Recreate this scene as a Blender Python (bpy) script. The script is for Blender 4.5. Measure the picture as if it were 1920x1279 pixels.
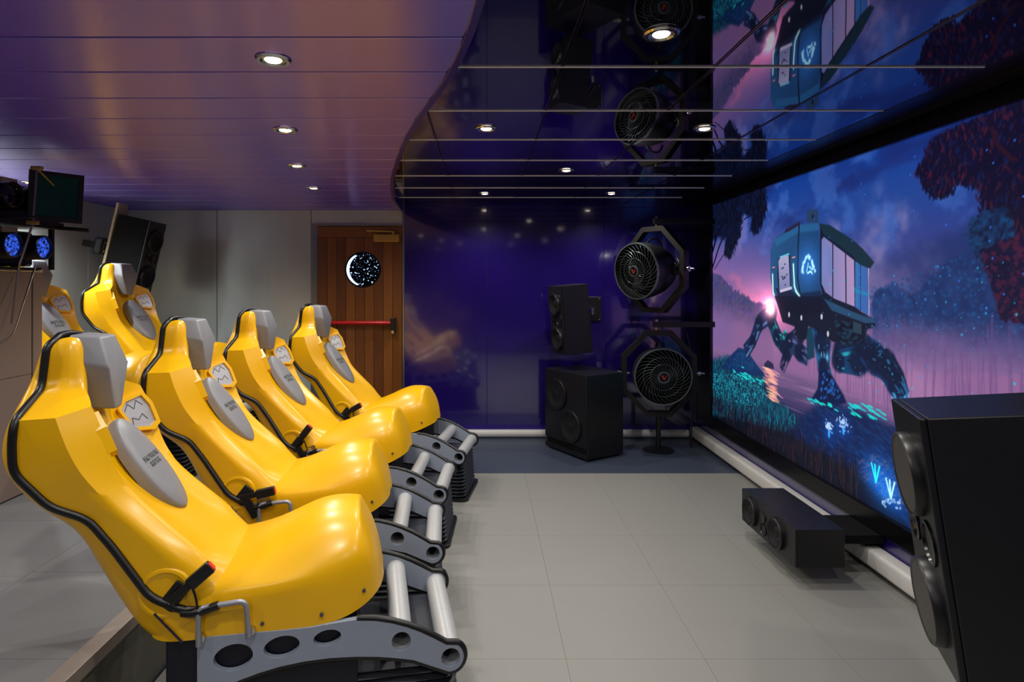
import bpy, bmesh, math, random
import numpy as np
from mathutils import Vector, Matrix, Euler

# ------------------------------------------------------------------ camera, world, exposure
SC = bpy.context.scene
COL = SC.collection
for o in list(bpy.data.objects):
    bpy.data.objects.remove(o, do_unlink=True)

FPX, PPX, PPY = 1110.0, 905.0, 532.0          # focal length and principal point for a 1920 x 1279 frame
cam_d = bpy.data.cameras.new('camera')
cam_d.sensor_fit = 'HORIZONTAL'
cam_d.sensor_width = 36.0
cam_d.lens = 36.0 * FPX / 1920.0
cam_d.shift_x = (960.0 - PPX) / 1920.0
cam_d.shift_y = (PPY - 639.5) / 1920.0
cam_d.clip_start = 0.05
cam = bpy.data.objects.new('camera', cam_d)
COL.objects.link(cam)
cam.location = (0, 0, 1.65)
cam.rotation_euler = (math.radians(90), 0, 0)
SC.camera = cam

W = bpy.data.worlds.new('world'); SC.world = W
W.use_nodes = True
W.node_tree.nodes['Background'].inputs[0].default_value = (0.03, 0.03, 0.05, 1)
W.node_tree.nodes['Background'].inputs[1].default_value = 0.3

SC.view_settings.view_transform = 'Standard'
SC.view_settings.look = 'None'
SC.view_settings.gamma = 1.0
SC.view_settings.use_curve_mapping = False
SC.view_settings.exposure = 0.0
LAMP_W = 43.0                                  # strength of one ceiling downlight

# room (metres): camera stands at the origin, the back wall is at Y_BACK
Y_BACK, Y_FRONT = 6.35, -1.2
X_L, X_R = -3.82, 2.30
Z_CL, Z_CR = 2.44, 2.52                        # left slatted ceiling, right mirror ceiling
PLAT, X_PLAT = 0.35, -1.36                     # platform height and its edge
Y_DARK = 5.15
X_DOOR0, X_DOOR1 = -1.84, -0.86

# ------------------------------------------------------------------ helpers
def lin(c):
    return tuple((x/12.92 if x <= .04045 else ((x+.055)/1.055)**2.4) for x in (v/255. for v in c))

MATS = {}
def mat(name, rgb, rough=.5, metal=0., spec=.5, coat=0., coat_rough=.05, var=.06, scale=30., bump=0., bump_scale=200.,
        emit=None, estr=0., aniso=0., tangent=None, stretch=(1,1,1), bump_stretch=(1,1,1)):
    m = bpy.data.materials.new(name); m.use_nodes = True
    nt = m.node_tree; b = nt.nodes['Principled BSDF']
    c = lin(rgb)
    tc = nt.nodes.new('ShaderNodeTexCoord')
    if var > 0:
        mp = nt.nodes.new('ShaderNodeMapping'); mp.inputs['Scale'].default_value = stretch
        nt.links.new(tc.outputs['Object'], mp.inputs[0])
        n = nt.nodes.new('ShaderNodeTexNoise'); n.inputs['Scale'].default_value = scale; n.inputs['Detail'].default_value = 4
        nt.links.new(mp.outputs[0], n.inputs['Vector'])
        r = nt.nodes.new('ShaderNodeMix'); r.data_type = 'RGBA'
        r.inputs['A'].default_value = (*[x*(1-var) for x in c], 1); r.inputs['B'].default_value = (*[min(1, x*(1+var)) for x in c], 1)
        nt.links.new(n.outputs['Fac'], r.inputs['Factor']); nt.links.new(r.outputs['Result'], b.inputs['Base Color'])
    else:
        b.inputs['Base Color'].default_value = (*c, 1)
    b.inputs['Roughness'].default_value = rough; b.inputs['Metallic'].default_value = metal
    b.inputs['Specular IOR Level'].default_value = spec
    b.inputs['Coat Weight'].default_value = coat; b.inputs['Coat Roughness'].default_value = coat_rough
    if aniso:
        b.inputs['Anisotropic'].default_value = aniso
        cx = nt.nodes.new('ShaderNodeCombineXYZ')
        for i in range(3): cx.inputs[i].default_value = tangent[i]
        nt.links.new(cx.outputs[0], b.inputs['Tangent'])
    if bump:
        mp2 = nt.nodes.new('ShaderNodeMapping'); mp2.inputs['Scale'].default_value = bump_stretch
        nt.links.new(tc.outputs['Object'], mp2.inputs[0])
        n2 = nt.nodes.new('ShaderNodeTexNoise'); n2.inputs['Scale'].default_value = bump_scale; n2.inputs['Detail'].default_value = 3
        nt.links.new(mp2.outputs[0], n2.inputs['Vector'])
        bp = nt.nodes.new('ShaderNodeBump'); bp.inputs['Strength'].default_value = bump; bp.inputs['Distance'].default_value = .01
        nt.links.new(n2.outputs['Fac'], bp.inputs['Height']); nt.links.new(bp.outputs[0], b.inputs['Normal'])
    if emit:
        b.inputs['Emission Color'].default_value = (*lin(emit), 1); b.inputs['Emission Strength'].default_value = estr
    MATS[name] = m
    return m

def link(me_or_none, name, parent=None):
    o = bpy.data.objects.new(name, me_or_none); COL.objects.link(o)
    if parent is not None: o.parent = parent
    return o

def mesh(name, verts, faces, m=None, parent=None, smooth=False):
    me = bpy.data.meshes.new(name); me.from_pydata([tuple(v) for v in verts], [], faces); me.update()
    bm = bmesh.new(); bm.from_mesh(me); bmesh.ops.recalc_face_normals(bm, faces=bm.faces); bm.to_mesh(me); bm.free()
    if smooth: me.polygons.foreach_set('use_smooth', [True]*len(me.polygons))
    if m: me.materials.append(MATS[m])
    return link(me, name, parent)

def from_bm(name, bm, m=None, parent=None, smooth=False, angle=None):
    bmesh.ops.recalc_face_normals(bm, faces=bm.faces)
    me = bpy.data.meshes.new(name); bm.to_mesh(me); bm.free()
    if smooth: me.polygons.foreach_set('use_smooth', [True]*len(me.polygons))
    if smooth and angle: me.set_sharp_from_angle(angle=math.radians(angle))
    if m: me.materials.append(MATS[m])
    return link(me, name, parent)

def tag(o, label=None, cat=None, group=None, kind=None):
    if label: o['label'] = label
    if cat: o['category'] = cat
    if group: o['group'] = group
    if kind: o['kind'] = kind
    return o

def empty(name, loc=(0,0,0), rot=(0,0,0)):
    o = link(None, name); o.location = loc; o.rotation_euler = rot; o.empty_display_size = .1
    return o

def copy_tree(o, parent=None):
    c = o.copy(); COL.objects.link(c); c.parent = parent
    for ch in list(o.children): copy_tree(ch, c)
    return c

def add_box(bm, lo, hi, bev=0., seg=2, M=None):
    r = bmesh.ops.create_cube(bm, size=1.0)
    vs = r['verts']
    for v in vs:
        v.co = Vector([lo[i] + (v.co[i]+.5)*(hi[i]-lo[i]) for i in range(3)])
    if bev > 0:
        es = list({e for v in vs for e in v.link_edges})
        r2 = bmesh.ops.bevel(bm, geom=es, offset=bev, segments=seg, profile=.5, affect='EDGES')
        vs = list({v for f in r2['faces'] for v in f.verts} | {v for v in vs if v.is_valid})
    if M is not None:
        for v in vs: v.co = M @ v.co
    return vs

def box(name, lo, hi, m, parent=None, bev=0., M=None):
    bm = bmesh.new(); add_box(bm, lo, hi, bev, 2, M)
    return from_bm(name, bm, m, parent)

def frame_from(d):
    d = Vector(d).normalized(); a = Vector((0,0,1)) if abs(d.z) < .9 else Vector((1,0,0))
    x = a.cross(d).normalized(); return x, d.cross(x), d

def add_lathe(bm, prof, seg=32, base=(0,0,0), axis=(0,0,1)):
    """prof: list of (radius, height) revolved about axis through base"""
    x, y, d = frame_from(axis); base = Vector(base); rings = []
    for r, h in prof:
        if r < 1e-6: rings.append([bm.verts.new(base + d*h)])
        else: rings.append([bm.verts.new(base + d*h + x*(r*math.cos(2*math.pi*k/seg)) + y*(r*math.sin(2*math.pi*k/seg))) for k in range(seg)])
    for a, b in zip(rings, rings[1:]):
        for k in range(seg):
            k2 = (k+1) % seg
            if len(a) == 1 and len(b) == 1: continue
            if len(a) == 1: bm.faces.new((a[0], b[k], b[k2]))
            elif len(b) == 1: bm.faces.new((a[k], b[0], a[k2]))
            else: bm.faces.new((a[k], b[k], b[k2], a[k2]))

def lathe(name, prof, m, parent=None, seg=32, base=(0,0,0), axis=(0,0,1), angle=35):
    bm = bmesh.new(); add_lathe(bm, prof, seg, base, axis)
    return from_bm(name, bm, m, parent, True, angle)

def add_tube(bm, pts, r, seg=8, closed=False, cap=True):
    pts = [Vector(p) for p in pts]; n = len(pts)
    rr = r if isinstance(r, (list, tuple)) else [r]*n
    tan = []
    for i in range(n):
        if closed: t = pts[(i+1) % n] - pts[(i-1) % n]
        else: t = pts[min(i+1, n-1)] - pts[max(i-1, 0)]
        tan.append(t.normalized())
    x, y, _ = frame_from(tan[0]); rings = []
    for i in range(n):
        x = (x - tan[i]*x.dot(tan[i])).normalized(); y = tan[i].cross(x)
        rings.append([bm.verts.new(pts[i] + (x*math.cos(2*math.pi*k/seg) + y*math.sin(2*math.pi*k/seg))*rr[i]) for k in range(seg)])
    m = n if closed else n-1
    for i in range(m):
        a, b = rings[i], rings[(i+1) % n]
        for k in range(seg): bm.faces.new((a[k], a[(k+1) % seg], b[(k+1) % seg], b[k]))
    if cap and not closed:
        bm.faces.new(rings[0][::-1]); bm.faces.new(rings[-1])

def tube(name, pts, r, m, parent=None, seg=8, closed=False):
    bm = bmesh.new(); add_tube(bm, pts, r, seg, closed)
    return from_bm(name, bm, m, parent, True, 50)

def fillet(pts, rad, n=5):
    """round the corners of a polyline"""
    pts = [Vector(p) for p in pts]; out = [pts[0]]
    for a, b, c in zip(pts, pts[1:], pts[2:]):
        d1, d2 = (a-b), (c-b); r = min(rad, d1.length*.49, d2.length*.49)
        p, q = b + d1.normalized()*r, b + d2.normalized()*r
        for k in range(n+1):
            t = k/n; out.append(p*(1-t)**2 + b*2*t*(1-t) + q*t*t)
    out.append(pts[-1]); return out

def bsp(pts, it=2):
    """cubic B-spline refinement of an open polyline, ends kept"""
    pts = [Vector(p) for p in pts]
    for _ in range(it):
        q = [pts[0]]
        for i in range(len(pts)-1):
            if i > 0: q.append(pts[i-1]*.125 + pts[i]*.75 + pts[i+1]*.125)
            q.append((pts[i]+pts[i+1])*.5)
        q.append(pts[-1]); pts = q
    return pts

def add_prism(bm, poly, h0, h1, M):
    """poly in local XY, extruded along local Z from h0 to h1"""
    a = [bm.verts.new(M @ Vector((p[0], p[1], h0))) for p in poly]
    b = [bm.verts.new(M @ Vector((p[0], p[1], h1))) for p in poly]
    n = len(poly)
    bm.faces.new(a[::-1]); bm.faces.new(b)
    for i in range(n): bm.faces.new((a[i], a[(i+1) % n], b[(i+1) % n], b[i]))

def prism(name, poly, h0, h1, M, m, parent=None, bev=0.):
    bm = bmesh.new(); add_prism(bm, poly, h0, h1, M)
    if bev > 0: bmesh.ops.bevel(bm, geom=list(bm.edges), offset=bev, segments=2, profile=.5, affect='EDGES')
    return from_bm(name, bm, m, parent)

def ring_prism(name, outer, inner, h0, h1, M, m, parent=None):
    bm = bmesh.new(); n = len(outer)
    def vs(p, h): return [bm.verts.new(M @ Vector((q[0], q[1], h))) for q in p]
    o0, o1, i0, i1 = vs(outer, h0), vs(outer, h1), vs(inner, h0), vs(inner, h1)
    for k in range(n):
        j = (k+1) % n
        bm.faces.new((o0[k], o0[j], o1[j], o1[k])); bm.faces.new((i0[j], i0[k], i1[k], i1[j]))
        bm.faces.new((o1[k], o1[j], i1[j], i1[k])); bm.faces.new((o0[j], o0[k], i0[k], i0[j]))
    return from_bm(name, bm, m, parent)

def plate_with_holes(name, outline, holes, thick, M, m, parent=None):
    cu = bpy.data.curves.new(name, 'CURVE'); cu.dimensions = '2D'; cu.fill_mode = 'BOTH'; cu.extrude = thick/2
    for poly in [outline]+holes:
        s = cu.splines.new('POLY'); s.points.add(len(poly)-1); s.use_cyclic_u = True
        for p, q in zip(s.points, poly): p.co = (q[0], q[1], 0, 1)
    tmp = bpy.data.objects.new(name, cu)
    me = bpy.data.meshes.new_from_object(tmp)
    bpy.data.objects.remove(tmp); bpy.data.curves.remove(cu)
    me.transform(M); me.name = name; me.materials.clear(); me.materials.append(MATS[m])
    return link(me, name, parent)

def text_mesh(name, body, size, M, m, parent=None, extrude=.001, align='CENTER', spacing=1.0):
    cu = bpy.data.curves.new(name, 'FONT'); cu.body = body; cu.size = size; cu.extrude = extrude
    cu.align_x = align; cu.align_y = 'CENTER'; cu.space_line = .9; cu.space_character = spacing; cu.resolution_u = 2
    tmp = bpy.data.objects.new(name, cu)
    me = bpy.data.meshes.new_from_object(tmp)
    bpy.data.objects.remove(tmp); bpy.data.curves.remove(cu)
    me.transform(M); me.name = name; me.materials.clear(); me.materials.append(MATS[m])
    return link(me, name, parent)

def axes(o, x, y, z):
    M = Matrix.Identity(4)
    for i, a in enumerate((x, y, z)):
        a = Vector(a).normalized()
        for j in range(3): M[j][i] = a[j]
    for j in range(3): M[j][3] = o[j]
    return M

def ell(cx, cy, a, b, n=28, tilt=0.):
    c, s = math.cos(tilt), math.sin(tilt)
    return [(cx + a*math.cos(t)*c - b*math.sin(t)*s, cy + a*math.cos(t)*s + b*math.sin(t)*c) for t in (2*math.pi*k/n for k in range(n))]

def place_by(root, local_pt, world_pt, rot):
    root.rotation_euler = rot
    root.location = Vector(world_pt) - Euler(rot).to_matrix() @ Vector(local_pt)

# ------------------------------------------------------------------ materials
mat('floor_vinyl', (134,133,128), .45, spec=.35, var=.10, scale=260, bump=.08, bump_scale=420)
mat('floor_joint', (104,103,100), .8, var=.1)
mat('floor_dark', (60,68,84), .38, spec=.5, var=.25, scale=40, stretch=(1,4,1), bump=.05)
mat('platform_carpet', (128,129,131), .6, spec=.3, var=.22, scale=330, bump=.15, bump_scale=500)
mat('riser', (96,96,84), .55, var=.12)
mat('nosing', (168,156,146), .4, metal=.3, var=.08)
mat('steel_wall', (190,196,194), .28, metal=.4, var=.05, scale=3, stretch=(6,6,.6), aniso=.55, tangent=(0,0,1))
mat('steel_trim', (150,152,155), .28, metal=.9, var=.04)
mat('dark_trim', (40,40,44), .4, metal=.3)
mat('violet_panel', (28,10,94), .22, spec=.6, coat=1., coat_rough=.07, var=.22, scale=2.0)
MATS['violet_panel'].node_tree.nodes['Principled BSDF'].inputs['Coat IOR'].default_value = 1.8
mat('violet_trim', (44,22,120), .3, spec=.6, coat=.3, var=.1)
mat('white_base', (205,202,198), .4, var=.04)
mat('mirror_black', (136,133,146), .025, metal=1., var=.03, scale=2, bump=.035, bump_scale=2.2)
mat('mirror_back', (8,8,10), .5)
mat('rail_light', (250,250,248), .3, metal=.0, var=.03)
mat('rail_dark', (112,100,96), .18, metal=1., var=.1)
mat('black_gloss', (9,9,12), .25, spec=.5, var=.2)
mat('black_satin', (20,20,23), .36, spec=.45, var=.2)
mat('black_matte', (10,10,12), .75, spec=.2, var=.2)
mat('black_rubber', (14,13,14), .38, spec=.5, var=.2, bump=.05, bump_scale=150)
mat('bellows_rubber', (36,39,48), .45, spec=.5, var=.2)
mat('yellow', (231,174,0), .33, spec=.45, coat=.15, coat_rough=.2, var=.03, scale=12, bump=.02, bump_scale=25)
mat('grey_pad', (128,129,134), .42, spec=.45, var=.05, bump=.03, bump_scale=300)
mat('pad_text', (112,113,118), .5, var=.05)
mat('brushed_plate', (196,196,200), .34, metal=.45, var=.12, scale=8, stretch=(1,1,14), aniso=.5, tangent=(0,1,0))
mat('engraved', (84,82,84), .5, metal=.4)
mat('arm_grey', (140,148,164), .45, spec=.4, var=.06, bump=.03, bump_scale=350)
mat('tube_grey', (182,183,184), .36, spec=.5, metal=.25, var=.08, scale=15, stretch=(1,6,1))
mat('handle_grey', (150,152,162), .35, metal=.5, var=.05)
mat('navy', (20,22,34), .5, spec=.35, var=.12)
mat('chrome', (200,198,194), .18, metal=1., var=.05)
mat('red_plastic', (214,52,28), .4, var=.05)
mat('red_bar', (196,20,16), .3, spec=.5, coat=.3, var=.05)
mat('wood', (124,72,24), .38, spec=.45, coat=.25, coat_rough=.2, var=.45, scale=9, stretch=(6,6,.35))
mat('wood_joint', (38,20,8), .7)
mat('brass', (196,160,80), .32, metal=.7, var=.06)
mat('speaker_cone', (22,22,25), .6, spec=.3, var=.2)
mat('speaker_face', (30,32,38), .4, spec=.5, var=.1)
mat('grille_metal', (78,76,74), .5, metal=.4, bump=.25, bump_scale=260)
mat('fan_body', (22,21,25), .4, spec=.5, var=.15)
mat('fan_wire', (112,122,126), .3, metal=.7)
mat('octagon_frame', (38,35,34), .42, metal=.4, var=.15)
mat('green_paint', (10,52,34), .4, var=.15)
mat('badge_red', (150,40,36), .35, var=.05)
mat('green_glass', (10,62,38), .10, spec=.8, coat=.5)
mat('booth', (132,116,108), .7, spec=.25, var=.16, scale=160, bump=.05, bump_scale=300)
mat('booth_joint', (60,52,48), .8)
mat('lamp_glow', (255,244,226), .5, emit=(255,240,214), estr=14.0, var=0)
mat('pale_wood', (196,182,150), .5, var=.1)
mat('wire_steel', (150,138,126), .3, metal=.9)
mat('projector', (20,24,24), .42, spec=.5, var=.25)

# silver slats of the left ceiling: violet diffuse base mixed with a brushed metallic sheen
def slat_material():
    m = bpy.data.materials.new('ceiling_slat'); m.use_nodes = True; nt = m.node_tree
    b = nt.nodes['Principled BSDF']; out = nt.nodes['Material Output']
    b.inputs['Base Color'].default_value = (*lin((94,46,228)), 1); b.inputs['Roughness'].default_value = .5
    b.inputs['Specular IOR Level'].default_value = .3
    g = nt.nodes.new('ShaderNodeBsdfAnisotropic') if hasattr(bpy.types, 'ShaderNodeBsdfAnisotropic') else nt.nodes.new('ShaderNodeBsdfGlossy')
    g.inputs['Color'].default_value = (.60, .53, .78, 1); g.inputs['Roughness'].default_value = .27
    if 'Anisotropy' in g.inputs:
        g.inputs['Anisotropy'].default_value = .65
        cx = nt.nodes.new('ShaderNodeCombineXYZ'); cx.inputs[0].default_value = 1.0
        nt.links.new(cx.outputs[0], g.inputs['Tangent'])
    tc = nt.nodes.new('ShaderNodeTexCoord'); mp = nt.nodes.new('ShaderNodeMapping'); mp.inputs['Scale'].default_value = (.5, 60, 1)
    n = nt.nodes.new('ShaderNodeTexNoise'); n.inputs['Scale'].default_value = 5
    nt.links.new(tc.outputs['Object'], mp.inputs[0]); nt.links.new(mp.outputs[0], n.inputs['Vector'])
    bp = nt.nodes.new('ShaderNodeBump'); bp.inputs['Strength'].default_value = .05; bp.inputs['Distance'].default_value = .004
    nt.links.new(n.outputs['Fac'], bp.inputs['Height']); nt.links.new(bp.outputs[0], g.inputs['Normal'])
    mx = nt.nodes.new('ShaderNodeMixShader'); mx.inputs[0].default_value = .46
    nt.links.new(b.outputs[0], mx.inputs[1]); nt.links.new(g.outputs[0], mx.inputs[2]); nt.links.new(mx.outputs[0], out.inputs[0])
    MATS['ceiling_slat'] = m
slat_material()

def spark_material(name, base, col, strength, scale, lo, hi):
    """dark glass with bright noise specks put into its emission"""
    m = bpy.data.materials.new(name); m.use_nodes = True; nt = m.node_tree; b = nt.nodes['Principled BSDF']
    b.inputs['Base Color'].default_value = (*lin(base), 1); b.inputs['Roughness'].default_value = .08
    tc = nt.nodes.new('ShaderNodeTexCoord'); n = nt.nodes.new('ShaderNodeTexNoise'); n.inputs['Scale'].default_value = scale; n.inputs['Detail'].default_value = 3
    nt.links.new(tc.outputs['Object'], n.inputs['Vector'])
    r = nt.nodes.new('ShaderNodeMapRange'); r.inputs['From Min'].default_value = lo; r.inputs['From Max'].default_value = hi; r.inputs['To Max'].default_value = strength
    nt.links.new(n.outputs['Fac'], r.inputs['Value'])
    b.inputs['Emission Color'].default_value = (*lin(col), 1); nt.links.new(r.outputs[0], b.inputs['Emission Strength'])
    MATS[name] = m
spark_material('porthole_glass', (4,5,10), (170,205,255), 3.0, 44, .60, .70)
spark_material('lens_lit', (6,8,30), (60,105,255), 1.6, 60, .38, .80)
spark_material('lens_dark', (5,8,8), (200,255,230), .5, 40, .70, .78)
mat('porthole_rim', (210,225,255), .3, emit=(190,215,255), estr=1.6, var=0)

# ------------------------------------------------------------------ ceiling downlights (seen lamps, then unseen added ones)
def make_downlight():
    root = empty('ceiling_downlight')
    lathe('trim_ring', [(.040,-.002),(.045,-.008),(.056,-.008),(.062,-.002),(.062,.0),(.040,.0)], 'chrome', root, 28)
    lathe('reflector', [(.042,-.003),(.036,.0),(.030,-.002)], 'chrome', root, 24)
    lathe('bulb', [(.031,-.001),(.026,-.006),(.0,-.008)], 'lamp_glow', root, 20)
    ld = bpy.data.lights.new('lamp', 'SPOT'); ld.energy = LAMP_W; ld.color = (1.0, .96, .89)
    ld.spot_size = math.radians(150); ld.spot_blend = .8; ld.shadow_soft_size = .03
    lo = bpy.data.objects.new('lamp', ld); COL.objects.link(lo); lo.parent = root; lo.location = (0, 0, -.03)
    return root
SLAT_LAMPS = [(-.736,2.08,'nearest to the camera, largest'), (-1.01,3.03,'second from the camera'), (-1.24,3.95,'third from the camera'), (-1.39,4.87,'farthest, closest to the door')]
TILE_LAMPS = [(.62,2.055,'largest, in front of the upper fan reflection'), (.02,3.31,'left one of the middle row'), (1.24,3.31,'beside the reflected screen trees'),
              (.64,4.53,'central, halfway to the purple wall'), (.02,5.70,'far left one, smallest'), (1.24,5.70,'far right one above the upper fan')]
HIDDEN_LAMPS = [(-.45,1.15,Z_CL,'next in line after the nearest slat lamp'), (-2.4,1.6,Z_CL,'over the platform beside the viewer'), (-2.4,.3,Z_CL,'over the platform end'),
                (.02,.85,Z_CR,'left one above the viewer'), (1.24,.85,Z_CR,'right one above the viewer'), (.62,-.35,Z_CR,'central one behind the viewer'), (-1.0,-.4,Z_CL,'slat lamp behind the viewer')]
d0 = make_downlight()
used = False
for lst, z, where in ((SLAT_LAMPS, Z_CL, 'violet slatted ceiling'), (TILE_LAMPS, Z_CR, 'black mirror ceiling')):
    for x, y, w in lst:
        o = copy_tree(d0) if used else d0
        used = True
        o.location = (x, y, z-.002)
        tag(o, 'round recessed downlight in the %s, %s' % (where, w), 'downlight', 'ceiling downlights')
for x, y, z, w in HIDDEN_LAMPS:  # unseen downlights added for even fill, carrying the ceiling rows on
    o = copy_tree(d0); o.location = (x, y, z-.002)
    tag(o, 'round recessed downlight out of view, %s' % w, 'downlight', 'ceiling downlights')

# unseen cool lamps added to brighten the rear row and the steel walls
for x, y, e, w in ((-3.52,4.60,60.,'hidden behind the projector stack'), (-3.40,4.00,100.,'over the half hidden rear seat')):
    o = copy_tree(d0); o.location = (x, y, Z_CL-.002)
    tag(o, 'unseen round cool white downlight added to brighten the rear seats, %s' % w, 'downlight', 'ceiling downlights')
    for c_ in o.children:
        if c_.type == 'LIGHT':
            c_.data = c_.data.copy(); c_.data.energy = e; c_.data.color = (.92, .98, 1.0)

# ------------------------------------------------------------------ room shell
def struct(o, label=None):
    o['kind'] = 'structure'
    if label: o['label'] = label
    return o

fl = struct(box('floor', (X_PLAT, Y_FRONT, -.06), (X_R+.0, Y_DARK, -.008), 'floor_joint'), 'pale grey vinyl tile floor between seats and screen')
TX, TY = .61, .637
tile_me = None
xs = [.366 + TX*k for k in range(-3, 4)]
for i in range(-1, len(xs)):
    x0 = xs[i] if i >= 0 else X_PLAT
    x1 = xs[i+1] if i+1 < len(xs) else X_R
    x0, x1 = max(x0, X_PLAT), min(x1, X_R)
    if x1 - x0 < .02: continue
    y1 = Y_DARK
    while y1 > Y_FRONT+.05:
        y0 = max(y1-TY, Y_FRONT)
        box('tile', (x0+.0006, y0+.0006, -.008), (x1-.0006, y1-.0006, 0), 'floor_vinyl', fl)
        y1 = y0
struct(box('floor_stage', (-1.90, Y_DARK, -.06), (X_R, Y_BACK, 0), 'floor_dark'), 'dark slate floor strip along the purple wall')
X_STEP = -1.90                                 # beyond Y_DARK the platform is narrower, leaving the door free
bm = bmesh.new(); add_box(bm, (X_L, Y_FRONT, 0), (X_PLAT-.012, Y_DARK, PLAT-.006)); add_box(bm, (X_L, Y_DARK, 0), (X_STEP-.012, Y_BACK, PLAT-.006))
pl = struct(from_bm('platform', bm, 'riser'), 'raised platform under the rear seats')
x1 = X_PLAT-.07
while x1 > X_L+.05:
    x0 = max(x1-.6, X_L)
    y1 = Y_BACK if x1 < X_STEP else Y_DARK
    while y1 > Y_FRONT+.05:
        y0 = max(y1-.62, Y_FRONT)
        box('carpet_tile', (x0+.001, y0+.001, PLAT-.006), (x1-.001, y1-.001, PLAT), 'platform_carpet', pl)
        y1 = y0
    x1 = x0
bm = bmesh.new(); add_box(bm, (X_PLAT-.07, Y_FRONT, PLAT-.006), (X_PLAT, Y_DARK, PLAT+.004), .002); add_box(bm, (X_PLAT-.014, Y_FRONT, PLAT-.045), (X_PLAT, Y_DARK, PLAT-.004), .002)
struct(from_bm('trim_1', bm, 'nosing'), 'metal nosing strip on the platform edge')

# back wall: steel part, door surround, violet panels
WT = .08
wb = struct(box('wall_back', (X_L, Y_BACK+.02, 0), (X_R, Y_BACK+WT, 2.7), 'mirror_back'), 'back wall of the room')
def panel(name, x0, x1, z0, z1, m, parent, gap=.003):
    return box(name, (x0+gap, Y_BACK, z0), (x1-gap, Y_BACK+.02, z1), m, parent, .0015)
for a, b in ((X_L,-2.85), (-2.85,X_DOOR0)): panel('steel_panel', a, b, PLAT, Z_CL, 'steel_wall', wb)
panel('header_panel', X_DOOR0, X_DOOR1, 2.285, Z_CL, 'steel_wall', wb)
for a, b in ((X_DOOR1+.02,.045), (.045,1.30), (1.30,X_R)): panel('violet_panel', a, b, .135, Z_CR, 'violet_panel', wb, .0015)
box('violet_skirt', (X_DOOR1+.02, Y_BACK-.004, .07), (X_R, Y_BACK+.02, .128), 'violet_trim', wb)
box('panel_edge', (X_DOOR1, Y_BACK-.012, 0), (X_DOOR1+.022, Y_BACK+.02, Z_CR), 'steel_trim', wb, .002)
box('skirt_line', (X_DOOR1+.02, Y_BACK-.006, .128), (X_R, Y_BACK+.005, .135), 'violet_trim', wb)

# left wall, front wall (behind the camera), right wall
wl = struct(box('wall_left', (X_L-WT, Y_FRONT, 0), (X_L-.015, Y_BACK+WT, 2.7), 'dark_trim'), 'brushed steel side wall beside the rear seats')
y1 = Y_BACK
for w_ in (.62, .95, .95, .95, .95, .95, .95, .95, .95):
    y0 = max(y1-w_, Y_FRONT)
    if y1-y0 > .02: box('steel_panel', (X_L-.015, y0+.002, PLAT), (X_L, y1-.002, Z_CL), 'steel_wall', wl, .0015)
    y1 = y0
wf = struct(box('wall_front', (X_L-WT, Y_FRONT-WT, 0), (X_R+WT, Y_FRONT-.02, 2.7), 'mirror_back'), 'purple wall behind the viewer')
for k in range(5):
    a = X_L + k*(X_R-X_L)/5
    box('violet_panel', (a+.002, Y_FRONT-.02, .1), (a+(X_R-X_L)/5-.002, Y_FRONT, Z_CL), 'violet_panel', wf)
wr = struct(box('wall_right', (X_R+.02, Y_FRONT-WT, 0), (X_R+WT+.02, Y_BACK+WT, 2.7), 'mirror_back'), 'dark wall that carries the screen')
box('violet_panel', (X_R, Y_FRONT, .10), (X_R+.02, Y_BACK, .215), 'violet_panel', wr)
box('violet_panel', (X_R, Y_FRONT, .215), (X_R+.02, 2.0, Z_CR), 'violet_panel', wr)
box('black_panel', (X_R, 6.02, .215), (X_R+.02, Y_BACK, Z_CR), 'black_gloss', wr)

# rounded white base strips
def half_round(name, p0, p1, n, zc, r, m):
    """strip with a bulged face along p0-p1, bulging towards n"""
    bm = bmesh.new(); n = Vector(n); rings = []
    for p in (p0, p1):
        rg = []
        for k in range(9):
            t = -math.pi/2 + math.pi*k/8
            rg.append(bm.verts.new(Vector((p[0], p[1], 0)) + n*(r*.9*math.cos(t)) + Vector((0, 0, zc + r*math.sin(t)))))
        rings.append(rg)
    for k in range(8): bm.faces.new((rings[0][k], rings[1][k], rings[1][k+1], rings[0][k+1]))
    bm.faces.new((rings[0][0], rings[0][8], rings[1][8], rings[1][0])); bm.faces.new(rings[0]); bm.faces.new(rings[1][::-1])
    return from_bm(name, bm, m, None, True, 50)
struct(half_round('baseboard_back', (X_DOOR1+.02, Y_BACK-.006), (X_R-.1, Y_BACK-.006), (0,-1,0), .046, .042, 'white_base'), 'rounded white skirting along the purple wall')
bm = bmesh.new(); add_box(bm, (X_R-.10, Y_FRONT, .03), (X_R-.002, Y_BACK-.05, .135), .022, 4)
struct(from_bm('baseboard_right', bm, 'white_base', None, True, 60), 'rounded white ledge under the screen')

# left ceiling: violet metal slats ending at a curved edge
EDGE = [(6.36,-.887),(5.586,-.85),(4.616,-.724),(3.863,-.571),(3.2,-.421),(2.857,-.327),(2.549,-.227),(2.187,-.12),(1.898,-.056),(1.648,-.015),(1.0,.05),(.3,.09),(-.5,.11),(-1.2,.12)]
EY = np.array([e[0] for e in EDGE][::-1]); EX = np.array([e[1] for e in EDGE][::-1])
_yy = np.linspace(-1.2, 6.36, 160); _xx = np.interp(_yy, EY, EX)
_k = np.hanning(15); _k /= _k.sum(); _xp = np.pad(_xx, 7, mode='reflect', reflect_type='odd'); _xx = np.convolve(_xp, _k, 'valid')
def edge_x(y): return float(np.interp(y, _yy, _xx))
cl = struct(box('ceiling', (X_L, Y_FRONT, Z_CR+.12), (X_R, Y_BACK, Z_CR+.16), 'mirror_back'), 'ceiling of the room')
ys = sorted([1.90 + .3115*k for k in range(-10, 15) if Y_FRONT < 1.90+.3115*k < Y_BACK] + [Y_FRONT, Y_BACK])
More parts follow.
